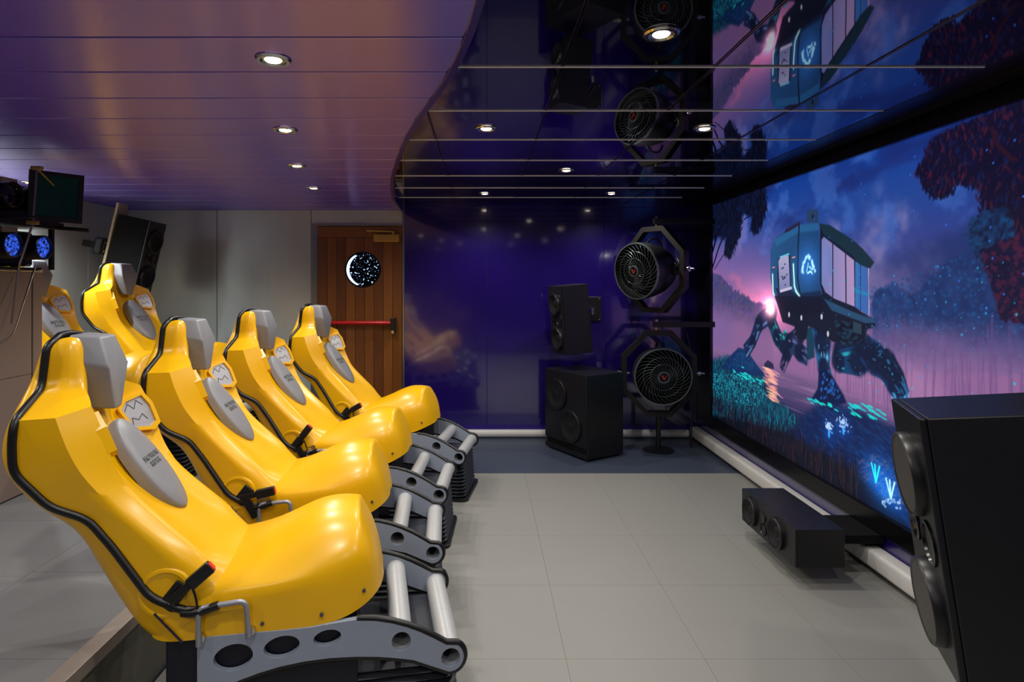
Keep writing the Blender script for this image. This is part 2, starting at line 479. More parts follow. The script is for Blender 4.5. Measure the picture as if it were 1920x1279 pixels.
for y0, y1 in zip(ys, ys[1:]):
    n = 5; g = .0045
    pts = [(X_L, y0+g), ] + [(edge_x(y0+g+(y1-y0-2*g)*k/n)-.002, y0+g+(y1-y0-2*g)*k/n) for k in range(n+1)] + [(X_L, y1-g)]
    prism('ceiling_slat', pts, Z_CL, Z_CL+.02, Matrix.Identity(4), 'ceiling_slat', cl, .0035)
box('slat_backing', (X_L, Y_FRONT, Z_CL+.022), (-.9, Y_BACK, Z_CL+.03), 'mirror_back', cl)
# curved fascia between the two ceiling levels
yy = np.linspace(Y_FRONT, Y_BACK, 90); bm = bmesh.new(); prof = [(-.002,Z_CL-.012),(.022,Z_CL-.012),(.026,Z_CL-.004),(.026,Z_CR+.01),(-.002,Z_CR+.01)]; rings = []
for y in yy: rings.append([bm.verts.new((edge_x(y)+a, y, b)) for a, b in prof])
for a, b in zip(rings, rings[1:]):
    for k in range(5): bm.faces.new((a[k], b[k], b[(k+1) % 5], a[(k+1) % 5]))
struct(from_bm('trim_2', bm, 'violet_trim', None, True, 40), 'curved purple fascia edging the slatted ceiling')

# right ceiling: black mirror tiles between rails
RX = [-1.48,-.88,-.28,.32,.93,1.54,2.02]
RY = [-1.2,-.63,-.03,.57,1.17,1.77,2.37,2.97,3.57,4.17,4.77,5.37,5.97,Y_BACK]
rnd = random.Random(4)
for a, b in zip(RX, RX[1:]):
    for c, d in zip(RY, RY[1:]):
        if b < min(edge_x(c), edge_x(d)) + .0: continue
        x0 = a
        # tiles stop at the curved fascia
        n = 6; g = .006
        left = [(max(x0+g, edge_x(c+g+(d-c-2*g)*k/n)+.027), c+g+(d-c-2*g)*k/n) for k in range(n, -1, -1)]
        if max(p[0] for p in left) > b-.02: left = [(min(p[0], b-.015), p[1]) for p in left]
        t1, t2 = rnd.uniform(-.0016,.0016), rnd.uniform(-.0016,.0016)
        bm = bmesh.new(); add_prism(bm, [(b-g, c+g), (b-g, d-g)] + left, Z_CR, Z_CR+.012, Matrix.Identity(4))
        mx, my = (a+b)/2, (c+d)/2
        for v in bm.verts: v.co.z += (v.co.x-mx)*t1 + (v.co.y-my)*t2
        from_bm('mirror_tile', bm, 'mirror_black', cl)
for y in RY[1:-1]:
    xl = max(edge_x(y)+.027, -1.4)
    box('cross_rail', (xl, y-.0048, Z_CR-.005), (2.01, y+.0048, Z_CR+.012), 'rail_light', cl, .002)
for x in RX[1:-1]:
    yl = [y for y in np.linspace(Y_FRONT, Y_BACK, 300) if edge_x(y)+.027 < x]
    if not yl: continue
    bm = bmesh.new()
    for s in (-1, 1): add_box(bm, (x+s*.0045-.003, min(yl), Z_CR-.003), (x+s*.0045+.003, Y_BACK, Z_CR+.012), .001)
    from_bm('long_rail', bm, 'rail_dark', cl)
bm = bmesh.new(); add_box(bm, (2.02, Y_FRONT, Z_CR-.002), (2.17, Y_BACK, Z_CR+.03), .002)
from_bm('soffit_board', bm, 'black_gloss', cl)
box('soffit_edge', (2.168, Y_FRONT, Z_CR-.006), (2.174, Y_BACK, Z_CR+.03), 'rail_dark', cl)
box('soffit_board', (2.175, Y_FRONT, Z_CR+.004), (X_R, Y_BACK, Z_CR+.03), 'black_matte', cl)

# ------------------------------------------------------------------ door
dr = struct(empty('door_1', ((X_DOOR0+X_DOOR1)/2, Y_BACK, 0)), 'varnished wooden plank door with red push bar and round window')
def dbox(name, x0, x1, y0, y1, z0, z1, m, par=dr, bev=0.):
    ox = (X_DOOR0+X_DOOR1)/2
    return box(name, (x0-ox, y0, z0), (x1-ox, y1, z1), m, par, bev)
dbox('jamb', X_DOOR0, -1.765, -.02, .018, 0, 2.285, 'steel_trim', bev=.003)
dbox('leaf_core', -1.765, X_DOOR1-.002, .0, .018, 0, 2.26, 'wood_joint')
dbox('top_rail', -1.765, X_DOOR1-.002, -.022, 0, 2.145, 2.262, 'wood', bev=.004)
edges = np.linspace(-1.765, X_DOOR1-.004, 10)
wm = []
for k, (r_, g_, b_) in enumerate(((124,70,24),(112,62,20),(130,75,27),(104,56,18))):
    wm.append(mat('door_wood_%d' % k, (r_, g_, b_), .36, spec=.45, coat=.3, coat_rough=.18, var=.4, scale=7, stretch=(9,9,.4)))
for k in range(9):
    p = dbox('plank', edges[k]+.0015, edges[k+1]-.0015, -.018, 0, 0.02, 2.143, 'wood', bev=.004)
    p.data.materials[0] = wm[(k*3+1) % 4]
cxp = -1.28; czp = 1.80
ox = (X_DOOR0+X_DOOR1)/2
lathe('porthole_rim', [(.192,0),(.192,.008),(.178,.008),(.178,0)], 'black_gloss', dr, 40, (cxp-ox, -.018, czp), (0,-1,0))
pg = lathe('porthole_glass', [(.18,.002),(.0,.004)], 'porthole_glass', dr, 40, (cxp-ox, -.018, czp), (0,-1,0))
# emissive sliver at the left side of the porthole
cres = [( .176*math.cos(t), .176*math.sin(t)) for t in np.linspace(math.radians(118), math.radians(250), 18)] + [(.163*math.cos(t)+.018, .168*math.sin(t)) for t in np.linspace(math.radians(250), math.radians(118), 18)]
prism('lit_sliver', cres, .004, .006, axes((cxp-ox, -.018, czp), (1,0,0), (0,0,1), (0,-1,0)), 'porthole_rim', pg)
bar = tube('push_bar', [(-1.70-ox, -.085, 1.235), (-.945-ox, -.085, 1.235)], .022, 'red_bar', dr, 12)
dbox('bar_bracket', -.975, -.925, -.11, -.018, 1.12, 1.29, 'black_satin', bev=.006)
dbox('bar_bracket', -1.73, -1.68, -.11, -.018, 1.12, 1.29, 'black_satin', bev=.006)
lathe('lock_cylinder', [(.018,0),(.018,.012),(.0,.013)], 'chrome', dr, 16, (-.95-ox, -.11, 1.14), (0,-1,0))
dc = dbox('door_closer', -1.155, -.885, -.075, -.022, 2.095, 2.175, 'brass', bev=.006)
tube('closer_arm', fillet([(-.95-ox, -.06, 2.205), (-1.21-ox, -.16, 2.205), (-1.20-ox, -.03, 2.21)], .01, 3), .010, 'brass', dc, 8)
lathe('closer_pivot', [(.018,0),(.018,.035),(.0,.036)], 'brass', dc, 14, (-.95-ox, -.05, 2.175), (0,0,1))
struct(box('trim_3', (X_DOOR0, Y_BACK-.03, 2.268), (X_DOOR1, Y_BACK, 2.288), 'steel_trim', None, .002), 'steel strip over the door')

# ------------------------------------------------------------------ the screen picture, painted in screen metres (s from the far edge, z height)
SX0, SX1, SZ0, SZ1 = 0.0, 3.72, .33, 2.43
NW, NH = 860, 486
sg = np.linspace(SX0, SX1, NW); zg = np.linspace(SZ0, SZ1, NH)
GS, GZ = np.meshgrid(sg, zg)
IMG = np.zeros((NH, NW, 3), dtype=np.float32)
rg = np.random.RandomState(7)
def vnoise(fx, fz, seed):
    r = np.random.RandomState(seed).rand(int(fz)+3, int(fx)+3).astype(np.float32)
    u = (GS-SX0)/(SX1-SX0)*fx; v = (GZ-SZ0)/(SZ1-SZ0)*fz
    iu = np.floor(u).astype(int); iv = np.floor(v).astype(int); fu = u-iu; fv = v-iv
    fu = fu*fu*(3-2*fu); fv = fv*fv*(3-2*fv)
    return (r[iv,iu]*(1-fu)+r[iv,iu+1]*fu)*(1-fv) + (r[iv+1,iu]*(1-fu)+r[iv+1,iu+1]*fu)*fv
def fbm(fx, fz, seed, o=5):
    t = 0; a = .5; s = 0
    for k in range(o): t = t + a*vnoise(fx*2**k, fz*2**k, seed+k); s += a; a *= .5
    return t/s
def sm(x, a, b):
    t = np.clip((x-a)/(b-a), 0, 1); return t*t*(3-2*t)
def win(x0, x1, z0, z1):
    i0 = max(0, int((x0-SX0)/(SX1-SX0)*(NW-1))-1); i1 = min(NW, int((x1-SX0)/(SX1-SX0)*(NW-1))+3)
    j0 = max(0, int((z0-SZ0)/(SZ1-SZ0)*(NH-1))-1); j1 = min(NH, int((z1-SZ0)/(SZ1-SZ0)*(NH-1))+3)
    return (slice(j0, max(j0, j1)), slice(i0, max(i0, i1)))
def over(w, m, col, alpha=1.):
    a = (m*alpha)[..., None]; IMG[w] = IMG[w]*(1-a) + np.asarray(col, dtype=np.float32)*a
def polymask(pts, soft, w):
    X, Z = GS[w], GZ[w]; d = np.full(X.shape, 1e9); ins = np.zeros(X.shape, bool); n = len(pts)
    for i in range(n):
        x0, y0 = pts[i]; x1, y1 = pts[(i+1) % n]; ex, ey = x1-x0, y1-y0
        t = np.clip(((X-x0)*ex + (Z-y0)*ey)/(ex*ex+ey*ey+1e-12), 0, 1)
        d = np.minimum(d, (X-x0-t*ex)**2 + (Z-y0-t*ey)**2)
        c = ((y0 > Z) != (y1 > Z))
        if abs(ey) > 1e-9: ins ^= c & (X < ex*(Z-y0)/ey + x0)
    d = np.sqrt(d); return sm(np.where(ins, d, -d), -soft, soft)
def poly(pts, col, alpha=1., soft=.004, shade=None):
    xs_ = [p[0] for p in pts]; zs_ = [p[1] for p in pts]
    w = win(min(xs_)-soft, max(xs_)+soft, min(zs_)-soft, max(zs_)+soft)
    if GS[w].size == 0: return
    m = polymask(pts, soft, w)
    c = np.asarray(col, dtype=np.float32)
    if shade is not None:
        c0, c1, ax = shade; t = (GS[w] if ax == 's' else GZ[w]); t = (t-t.min())/(t.max()-t.min()+1e-9)
        c = np.asarray(c0)*(1-t[..., None]) + np.asarray(c1)*t[..., None]
    over(w, m, c, alpha)
def line(pts, wd, col, alpha=1.):
    for (x0, y0), (x1, y1) in zip(pts, pts[1:]):
        w = win(min(x0,x1)-wd*2, max(x0,x1)+wd*2, min(y0,y1)-wd*2, max(y0,y1)+wd*2)
        X, Z = GS[w], GZ[w]
        if X.size == 0: continue
        ex, ey = x1-x0, y1-y0; t = np.clip(((X-x0)*ex+(Z-y0)*ey)/(ex*ex+ey*ey+1e-12), 0, 1)
        d = np.sqrt((X-x0-t*ex)**2 + (Z-y0-t*ey)**2); over(w, 1-sm(d, wd*.6, wd*1.2), col, alpha)
def dab(c, rx, rz, ang, col, alpha=1.):
    r = max(rx, rz)*1.2; w = win(c[0]-r, c[0]+r, c[1]-r, c[1]+r); X, Z = GS[w]-c[0], GZ[w]-c[1]
    if X.size == 0: return
    ca, sa = math.cos(ang), math.sin(ang); d = np.sqrt(((X*ca+Z*sa)/rx)**2 + ((-X*sa+Z*ca)/rz)**2)
    over(w, 1-sm(d, .65, 1.15), col, alpha)
def glow(c, r, col, a=1., rz=None):
    rz = rz or r; d = ((GS-c[0])/r)**2 + ((GZ-c[1])/rz)**2
    IMG[...] += np.asarray(col, dtype=np.float32)*(a*np.exp(-d))[..., None]
def inpoly(pts, n, seed):
    r = np.random.RandomState(seed); out = []; xs_ = [p[0] for p in pts]; zs_ = [p[1] for p in pts]
    while len(out) < n:
        x, z = r.uniform(min(xs_), max(xs_)), r.uniform(min(zs_), max(zs_)); c = False; m = len(pts)
        for i in range(m):
            (x0, y0), (x1, y1) = pts[i], pts[(i+1) % m]
            if (y0 > z) != (y1 > z) and x < (x1-x0)*(z-y0)/(y1-y0)+x0: c = not c
        if c: out.append((x, z))
    return out
def lerp3(t, stops):
    xs_ = [s_[0] for s_ in stops]; return np.stack([np.interp(t, xs_, [s_[1][k] for s_ in stops]) for k in range(3)], -1)

# sky
IMG[...] = lerp3(GZ, [(.33,(6,10,34)),(1.0,(120,84,140)),(1.35,(140,98,146)),(1.55,(116,94,152)),(1.8,(76,82,148)),(2.1,(42,74,150)),(2.43,(16,56,140))])
IMG += (lerp3(GS, [(0,(52,14,8)),(.9,(26,6,4)),(1.8,(-6,-6,-4)),(3.72,(-20,-22,-20))]) * sm(GZ, 1.0, 1.5)[..., None] * (1-sm(GZ, 1.9, 2.3))[..., None])
cl1 = fbm(5, 7, 11); cl2 = fbm(9, 5, 31); cl3 = fbm(16, 12, 51)
over((slice(None), slice(None)), sm(cl1, .50, .72)*sm(GZ, 1.45, 1.75), (26,36,100), .75)
over((slice(None), slice(None)), sm(cl2, .52, .75)*sm(GZ, 1.25, 1.5)*(1-sm(GZ, 2.0, 2.4)), (176,156,200), .55)
over((slice(None), slice(None)), sm(cl1*.5+cl3*.5, .52, .66)*sm(GZ, 1.3, 1.5)*(1-sm(GS, .5, 1.7)), (198,108,150), .5)
over((slice(None), slice(None)), sm(cl3, .55, .75)*sm(GZ, 1.7, 2.0), (70,116,200), .45)
glow((1.200,1.446), .55, (150,70,70), .6, .26); glow((1.191,1.454), .30, (150,50,70), .4, .16)
# far hills on the left
poly([(-0.097,1.769), (0.199,1.732), (0.478,1.586), (0.732,1.538), (0.904,1.488), (1.138,1.478), (1.226,1.363), (1.226,0.857), (-0.097,0.633)], (76,70,116), .92, .012)
for p in inpoly([(-0.097,1.796), (0.478,1.611), (0.904,1.501), (1.102,1.477), (1.138,1.315), (-0.097,1.282)], 420, 3): dab(p, .022, .020, 0, (66+rg.randint(-12,16),64+rg.randint(-10,14),112+rg.randint(-14,18)), .6)
# wooded ridge on the right
ridge = [(2.437,1.562), (2.506,1.610), (2.594,1.635), (2.658,1.603), (2.707,1.581), (2.815,1.605), (2.896,1.669), (2.976,1.735), (3.057,1.778), (3.126,1.806), (3.344,1.863), (3.557,1.887), (3.557,1.294), (2.437,1.156)]
poly(ridge, (44,56,106), .96, .01)
for p in inpoly(ridge, 2600, 5):
    k = rg.rand(); dab(p, .026+.02*rg.rand(), .018+.016*rg.rand(), rg.rand()*3, (28+30*k, 44+44*k, 92+60*k), .5)
over((slice(None), slice(None)), sm(GS, 1.9, 3.1)*sm(GZ, 1.2, 1.4)*(1-sm(GZ - .22*(GS-2.0), 1.62, 1.74)), (16,36,84), .55)
for k in range(900):
    x = rg.uniform(1.9, 3.7); z = rg.uniform(1.25, 1.5 + .24*(x-1.9)); kk = rg.rand(); dab((x, z), .012, .010, 0, (20+16*kk, 50+44*kk, 104+50*kk), .4)
# mist
fog = fbm(7, 6, 71)
over((slice(None), slice(None)), sm(GZ, .80, 1.02)*(1-sm(GZ+(fog-.5)*.25, 1.18, 1.52)), (146,102,150), .84)
over((slice(None), slice(None)), (1-sm(np.abs(GZ-1.1), .0, .3))*sm(fog, .4, .7)*sm(GS, .9, 1.6), (184,136,178), .45)
over((slice(None), slice(None)), (1-sm(np.abs(GZ-1.2), .0, .35))*(1-sm(GS, .25, .6)), (112,96,160), .45)
for k in range(110):
    x = rg.uniform(1.7, 3.72); z = rg.uniform(.86, 1.0); h_ = rg.uniform(.2, .55); line([(x, z), (x+rg.uniform(-.03,.03), z+h_)], .004+.004*rg.rand(), (104,74,128), .35)
# water and ground
IMG_g = lerp3(GZ, [(.33,(4,6,24)),(.50,(6,16,50)),(.70,(36,38,82)),(.85,(104,80,124)),(1.05,(142,104,150))])
over((slice(None), slice(None)), 1-sm(GZ + .10*sm(GS, 1.2, 3.0) + (fbm(10,14,91)-.5)*.05, .96, 1.06), IMG_g, .95)
st_ = fbm(5, 60, 101, 3)
over((slice(None), slice(None)), sm(st_, .52, .7)*(1-sm(GZ, .9, 1.0))*sm(GZ, .55, .7), (70,62,104), .55)
over((slice(None), slice(None)), sm(fbm(6,70,121,3), .56, .7)*(1-sm(GZ, .9, 1.0))*sm(GZ, .6, .75), (176,136,168), .35)
# near bank, right: deep blue slope
bank = [(1.890,0.853), (2.237,0.882), (2.616,0.849), (2.924,0.795), (3.344,0.707), (3.467,0.400), (2.237,0.234), (1.470,0.338), (1.619,0.653)]
poly(bank, (8,30,78), .93, .05)
for p in inpoly(bank, 1300, 9):
    k = rg.rand(); dab(p, .03, .007, -.25, (6+14*k, 22+44*k, 62+62*k), .55)
for p in inpoly([(2.437,0.655), (2.658,0.630), (2.739,0.427), (2.437,0.405), (2.128,0.464)], 260, 12): dab(p, .018, .006, .6, (96,60,84), .35)
# dark foreground strip
poly([(-0.055,0.425), (0.535,0.469), (1.226,0.519), (1.759,0.498), (2.237,0.498), (2.529,0.407), (2.777,0.301), (-0.055,0.049)], (5,7,20), .85, .05)
# teal grasses on the left
tl = [(-0.041,0.883), (0.360,0.970), (0.752,0.916), (1.047,0.914), (1.120,0.796), (1.391,0.722), (1.619,0.653), (1.470,0.530), (0.752,0.451), (-0.041,0.347)]
poly(tl, (8,44,72), .85, .04)
for p in inpoly(tl, 2600, 15):
    k = rg.rand(); dab(p, .004, .012+.028*rg.rand(), rg.uniform(-.4,.4), (4+14*k, 50+110*k, 84+90*k) if k > .45 else (6,26,52), .6)
for p in inpoly([(-0.013,0.753), (0.752,0.846), (1.102,0.771), (1.000,0.619), (-0.013,0.513)], 420, 16): dab(p, .008, .008, 0, (40,196,206), .55)
for k in range(700):
    x = rg.uniform(0, 2.3); z = .34 + rg.rand()*.14 + .05*math.exp(-x); line([(x, z-.05), (x+rg.uniform(-.03,.03), z+rg.uniform(.03,.14))], .003, ((5,9,24), (8,26,48), (70,34,40))[int(rg.choice([0,0,0,1,2]))], .7)
# mounds and stones of the path
poly([(0.199,0.837), (0.360,0.950), (0.591,1.075), (0.752,1.078), (0.933,0.977), (1.102,0.901), (0.752,0.846)], (14,44,92), .95, .012)
for p in inpoly([(0.360,0.860), (0.591,1.037), (0.804,1.038), (1.000,0.929)], 160, 18): dab(p, .014, .010, 0, (18,70,120), .5)
poly([(1.075,0.992), (1.138,1.035), (1.226,1.017), (1.243,0.977), (1.084,0.963)], (40,36,70), .95, .006)
# sun and its reflection
for k in range(120):
    zz_ = rg.uniform(0, 1); c0, c1 = (1.165,0.966), (1.243,0.725); x = c0[0] + (c1[0]-c0[0])*zz_ + rg.normal()*.045
    dab((x, c0[1]+(c1[1]-c0[1])*zz_), .05, .006, -.15, (255,176+rg.randint(-30,40),150+rg.randint(-30,50)), .6)
# ---- dark tree, upper left
t1 = [(-0.013,2.434), (0.324,2.455), (0.752,2.458), (1.111,2.437), (1.102,2.243), (1.047,2.141), (0.933,2.062), (0.834,2.116), (0.855,2.228), (0.668,2.273), (0.624,2.088), (0.513,1.990), (0.420,1.882), (0.274,1.924), (0.324,2.088), (0.147,2.128), (-0.013,2.088)]
poly(t1, (10,16,42), .93, .016)
for p in inpoly(t1, 1500, 21): dab((p[0]+rg.normal()*.02, p[1]-rg.rand()*.03), .007, .026, rg.uniform(-.35,.35), ((8,12,34),(12,26,62),(6,8,22))[rg.randint(3)], .85)
line([(0.000,1.820), (0.147,1.998), (0.324,2.163), (0.591,2.282)], .014, (10,14,36)); line([(0.000,1.980), (0.108,2.131), (0.249,2.221)], .02, (8,12,32)); line([(0.700,2.213), (0.855,2.242), (1.000,2.198)], .006, (8,12,32)); line([(0.041,1.793), (0.324,1.962)], .006, (8,12,32))
# ---- crimson-tipped tree, upper right
t2 = [(2.845,2.318), (2.882,2.387), (2.976,2.401), (3.208,2.422), (3.557,2.439), (3.557,1.591), (3.395,1.655), (3.318,1.795), (3.242,1.919), (3.203,2.009), (3.174,2.099), (3.095,2.137), (3.025,2.159), (2.986,2.103), (2.906,2.099), (2.845,2.158), (2.785,2.247)]
poly(t2, (16,12,44), .95, .03)
for p in inpoly(t2, 5200, 23):
    k = rg.rand(); q = (p[0]+rg.normal()*.02, p[1]-.02*rg.rand())
    dab(q, .008, .024, rg.uniform(-.7,.7), (15,13,42) if k < .74 else ((50+34*rg.rand(),24,46) if k < .88 else (18,28,74)), .75)
line([(3.344,2.186), (3.264,2.274), (3.237,2.353)], .012, (40,18,36))
t3 = [(3.105,1.883), (3.126,1.951), (3.194,1.978), (3.305,1.983), (3.344,1.909), (3.395,1.723), (3.395,1.496), (3.292,1.584), (3.208,1.728), (3.135,1.805)]
for p in inpoly(t3, 1500, 27):
    k = rg.rand(); dab(p, .012, .016, rg.rand()*3, (14+10*k, 34+36*k, 78+40*k) if k > .35 else (14,20,50), .45)
for p in inpoly([(3.180,1.803), (3.395,1.858), (3.557,1.781), (3.557,1.463), (3.292,1.490)], 1300, 29):
    k = rg.rand(); dab(p, .010, .018, rg.rand()*3, (44+30*k, 24, 54) if k > .6 else (16,16,50), .7)

# ---- walking machine: legs first, then belly, cabin
def leg(pts, wd, c=(12,40,78), hi=(60,150,190)):
    wd = [v_*1.18 for v_ in wd]
    for (a, b), w0, w1 in zip(zip(pts, pts[1:]), wd, wd[1:]):
        dx, dz = b[0]-a[0], b[1]-a[1]; L_ = math.hypot(dx, dz); nx, nz = -dz/L_, dx/L_
        poly([(a[0]+nx*w0, a[1]+nz*w0), (b[0]+nx*w1, b[1]+nz*w1), (b[0]-nx*w1, b[1]-nz*w1), (a[0]-nx*w0, a[1]-nz*w0)], c, 1., .008)
        line([(a[0]+nx*w0*.55, a[1]+nz*w0*.55), (b[0]+nx*w1*.55, b[1]+nz*w1*.55)], .013, hi, .75)
        dab(a, w0*1.08, w0*1.08, 0, (10,22,52), .9)
        for q in range(7):
            t_ = rg.rand(); o_ = rg.uniform(-.7,.7); dab((a[0]+dx*t_+nx*w0*o_, a[1]+dz*t_+nz*w0*o_), .020, .008, math.atan2(dz, dx), hi if rg.rand() > .4 else (6,14,36), .6)
leg([(1.208,1.426), (0.991,1.322), (0.874,1.160), (0.732,1.053)], (.07,.06,.05,.06), (22,38,80), (96,134,184))
leg([(1.191,1.361), (1.293,1.234), (1.391,1.170), (1.439,1.279)], (.06,.06,.055,.04), (20,62,92), (60,190,190))
leg([(1.619,1.279), (1.501,1.213), (1.439,1.118), (1.359,0.986)], (.06,.06,.05,.035), (34,34,70), (130,100,140))
leg([(1.470,1.218), (1.619,1.155), (1.732,1.123)], (.05,.06,.05), (34,50,90), (110,110,160))
poly([(1.704,1.317), (1.792,1.375), (1.812,1.141), (1.718,1.106)], (18,60,84), 1., .008)
leg([(2.289,1.249), (2.128,1.207), (2.082,1.147), (2.289,1.180), (2.437,1.281)], (.07,.085,.06,.08,.06), (16,60,104), (40,190,204))
leg([(2.339,1.270), (2.437,1.212), (2.546,1.171), (2.616,1.092), (2.674,1.009)], (.07,.085,.07,.065,.035), (22,66,126), (84,180,230))
leg([(2.437,1.234), (2.546,1.208), (2.624,1.135), (2.691,1.047)], (.05,.06,.05,.03), (10,30,66), (40,120,170))
leg([(1.851,1.401), (1.902,1.260), (1.921,1.082), (1.952,0.994)], (.075,.085,.06,.07), (32,92,144), (124,200,236))
poly([(1.864,1.067), (1.940,1.085), (2.024,1.041), (2.082,0.988), (2.139,0.943), (2.172,0.896), (2.012,0.842), (1.759,0.827), (1.851,0.933)], (8,26,70), 1., .012)
for p in inpoly([(1.877,1.040), (1.988,1.042), (2.128,0.924), (1.890,0.868)], 70, 33): dab(p, .018, .010, .8, (34,100,190) if rg.rand() > .5 else (8,16,44), .7)
# belly machinery
poly([(1.243,1.566), (1.921,1.578), (2.237,1.508), (2.437,1.437), (2.446,1.400), (2.369,1.376), (2.349,1.316), (2.183,1.254), (2.012,1.271), (1.825,1.341), (1.732,1.349), (1.704,1.256), (1.605,1.231), (1.546,1.335), (1.375,1.356)], (18,24,46), 1., .008)
for p in inpoly([(2.012,1.411), (2.364,1.394), (2.329,1.302), (2.128,1.265)], 80, 35): dab(p, .022, .012, 0, (24,56,84) if rg.rand() > .5 else (8,12,30), .7)
poly([(2.237,1.418), (2.319,1.404), (2.319,1.339), (2.237,1.352)], (44,66,84), .9)
# cabin front with rounded edges
front = [(1.243,1.995), (1.310,2.027), (1.470,2.058), (1.619,2.079), (1.745,2.074), (1.858,2.059), (1.883,1.875), (1.890,1.592), (1.908,1.549), (1.619,1.519), (1.327,1.526), (1.226,1.582), (1.182,1.701), (1.182,1.914)]
poly(front, (30,66,112), 1., .006, ((38,84,132), (28,62,108), 's'))
poly([(1.243,1.995), (1.619,2.079), (1.858,2.063), (1.864,2.015), (1.605,2.022), (1.277,1.942)], (44,104,156), .65, .012)
poly([(1.268,1.617), (1.619,1.580), (1.896,1.603), (1.908,1.542), (1.619,1.515), (1.310,1.526)], (14,24,50), .7, .012)
line([(1.612,2.076), (1.598,1.930), (1.590,1.697), (1.634,1.534)], .010, (16,30,56))
# side with windows, roof brim and sill
poly([(1.877,2.061), (1.988,2.032), (2.237,1.895), (2.319,1.844), (2.379,1.796), (2.389,1.688), (2.389,1.479), (2.237,1.498), (1.988,1.530), (1.908,1.563), (1.877,1.657)], (16,26,50), 1., .005)
poly([(1.896,1.947), (1.921,1.966), (2.247,1.795), (2.252,1.508), (2.042,1.552), (1.940,1.593), (1.896,1.650)], (150,132,180), 1., .004, ((112,120,178), (176,146,190), 's'))
for a, b in (((2.024,1.909), (2.024,1.566)), ((2.161,1.839), (2.167,1.525))): line([a, b], .007, (40,38,70))
poly([(1.964,1.899), (2.000,1.882), (2.012,1.692), (1.976,1.714)], (92,124,190), .6, .02)
poly([(2.258,1.788), (2.379,1.745), (2.389,1.460), (2.258,1.505)], (40,104,176), .95, .004, ((56,118,190), (64,98,172), 's'))
line([(2.309,1.773), (2.309,1.488)], .004, (24,48,92)); line([(2.384,1.745), (2.389,1.460)], .004, (180,160,200)); line([(2.258,1.607), (2.384,1.586)], .012, (30,150,190), .5)
poly([(1.864,2.062), (1.988,2.039), (2.237,1.921), (2.329,1.863), (2.437,1.775), (2.398,1.739), (2.299,1.767), (2.226,1.829), (1.921,1.981)], (22,46,62), 1., .004)
poly([(1.921,1.549), (2.237,1.475), (2.441,1.438), (2.441,1.419), (2.349,1.413), (2.012,1.474)], (38,74,110), 1., .005)
# roof parts
poly([(1.704,2.086), (1.711,2.164), (1.738,2.172), (1.832,2.164), (1.858,2.147), (1.858,2.066)], (36,62,98), 1., .004); dab((1.786,2.118), .012, .02, 0, (16,26,50))
poly([(1.391,2.037), (1.423,2.062), (1.619,2.102), (1.634,2.081), (1.470,2.042)], (40,36,66), 1., .004)
# front door, lights, emblem
poly([(1.302,1.824), (1.335,1.864), (1.455,1.875), (1.485,1.857), (1.493,1.698), (1.508,1.539), (1.327,1.526), (1.293,1.700)], (26,36,64), 1., .006)
poly([(1.310,1.824), (1.343,1.856), (1.462,1.866), (1.470,1.778), (1.485,1.618), (1.327,1.592)], (150,150,190), 1., .004, ((120,124,170), (176,170,204), 'z'))
for k in range(12): dab(((1.391,1.699)[0]+rg.normal()*.03, (1.391,1.699)[1]+rg.normal()*.05), .014, .007, 0, (40,44,90), .8)
line([(1.343,1.592), (1.501,1.618)], .012, (196,190,216)); line([(1.335,1.856), (1.470,1.874)], .006, (90,200,230))
for pts in ([(1.217,1.722), (1.226,1.582), (1.251,1.549)], [(1.531,1.792), (1.546,1.634), (1.568,1.595), (1.619,1.557)]):
    line(pts, .018, (60,190,180), .5); line(pts, .008, (226,255,244))
for a, b in (((1.217,1.777), (1.251,1.780)), ((1.516,1.844), (1.553,1.846))): line([a, b], .005, (236,150,120))
# glowing triangle emblem
for a_, b_ in (((1.648,1.727), (1.669,1.788)), ((1.669,1.788), (1.725,1.850)), ((1.738,1.845), (1.786,1.791)), ((1.786,1.791), (1.819,1.727))):
    for k in range(9):
        t_ = rg.rand(); dab((a_[0]+(b_[0]-a_[0])*t_+rg.normal()*.006, a_[1]+(b_[1]-a_[1])*t_), .012, .015, 0, (170,212,255), .8)
line([(1.711,1.733), (1.732,1.793)], .006, (140,190,250)); line([(1.725,1.725), (1.759,1.736), (1.786,1.721)], .008, (170,214,255)); line([(1.745,1.770), (1.786,1.747)], .007, (150,200,255))
glow((1.732,1.778), .14, (20,60,110), .8)
poly([(1.243,1.553), (1.327,1.452), (1.619,1.418), (1.921,1.456), (1.921,1.564)], (16,20,42), .85, .01)
for p in ((1.470,1.418), (1.641,1.404), (1.896,1.426), (1.970,1.316)): dab(p, .014, .022, 0, (220,214,230), .9)
# sun
glow((1.156,1.453), .09, (255,150,140), .7, .075); glow((1.191,1.454), .065, (255,240,230), 1.1, .055); glow((1.138,1.452), .20, (200,70,80), .35, .10)
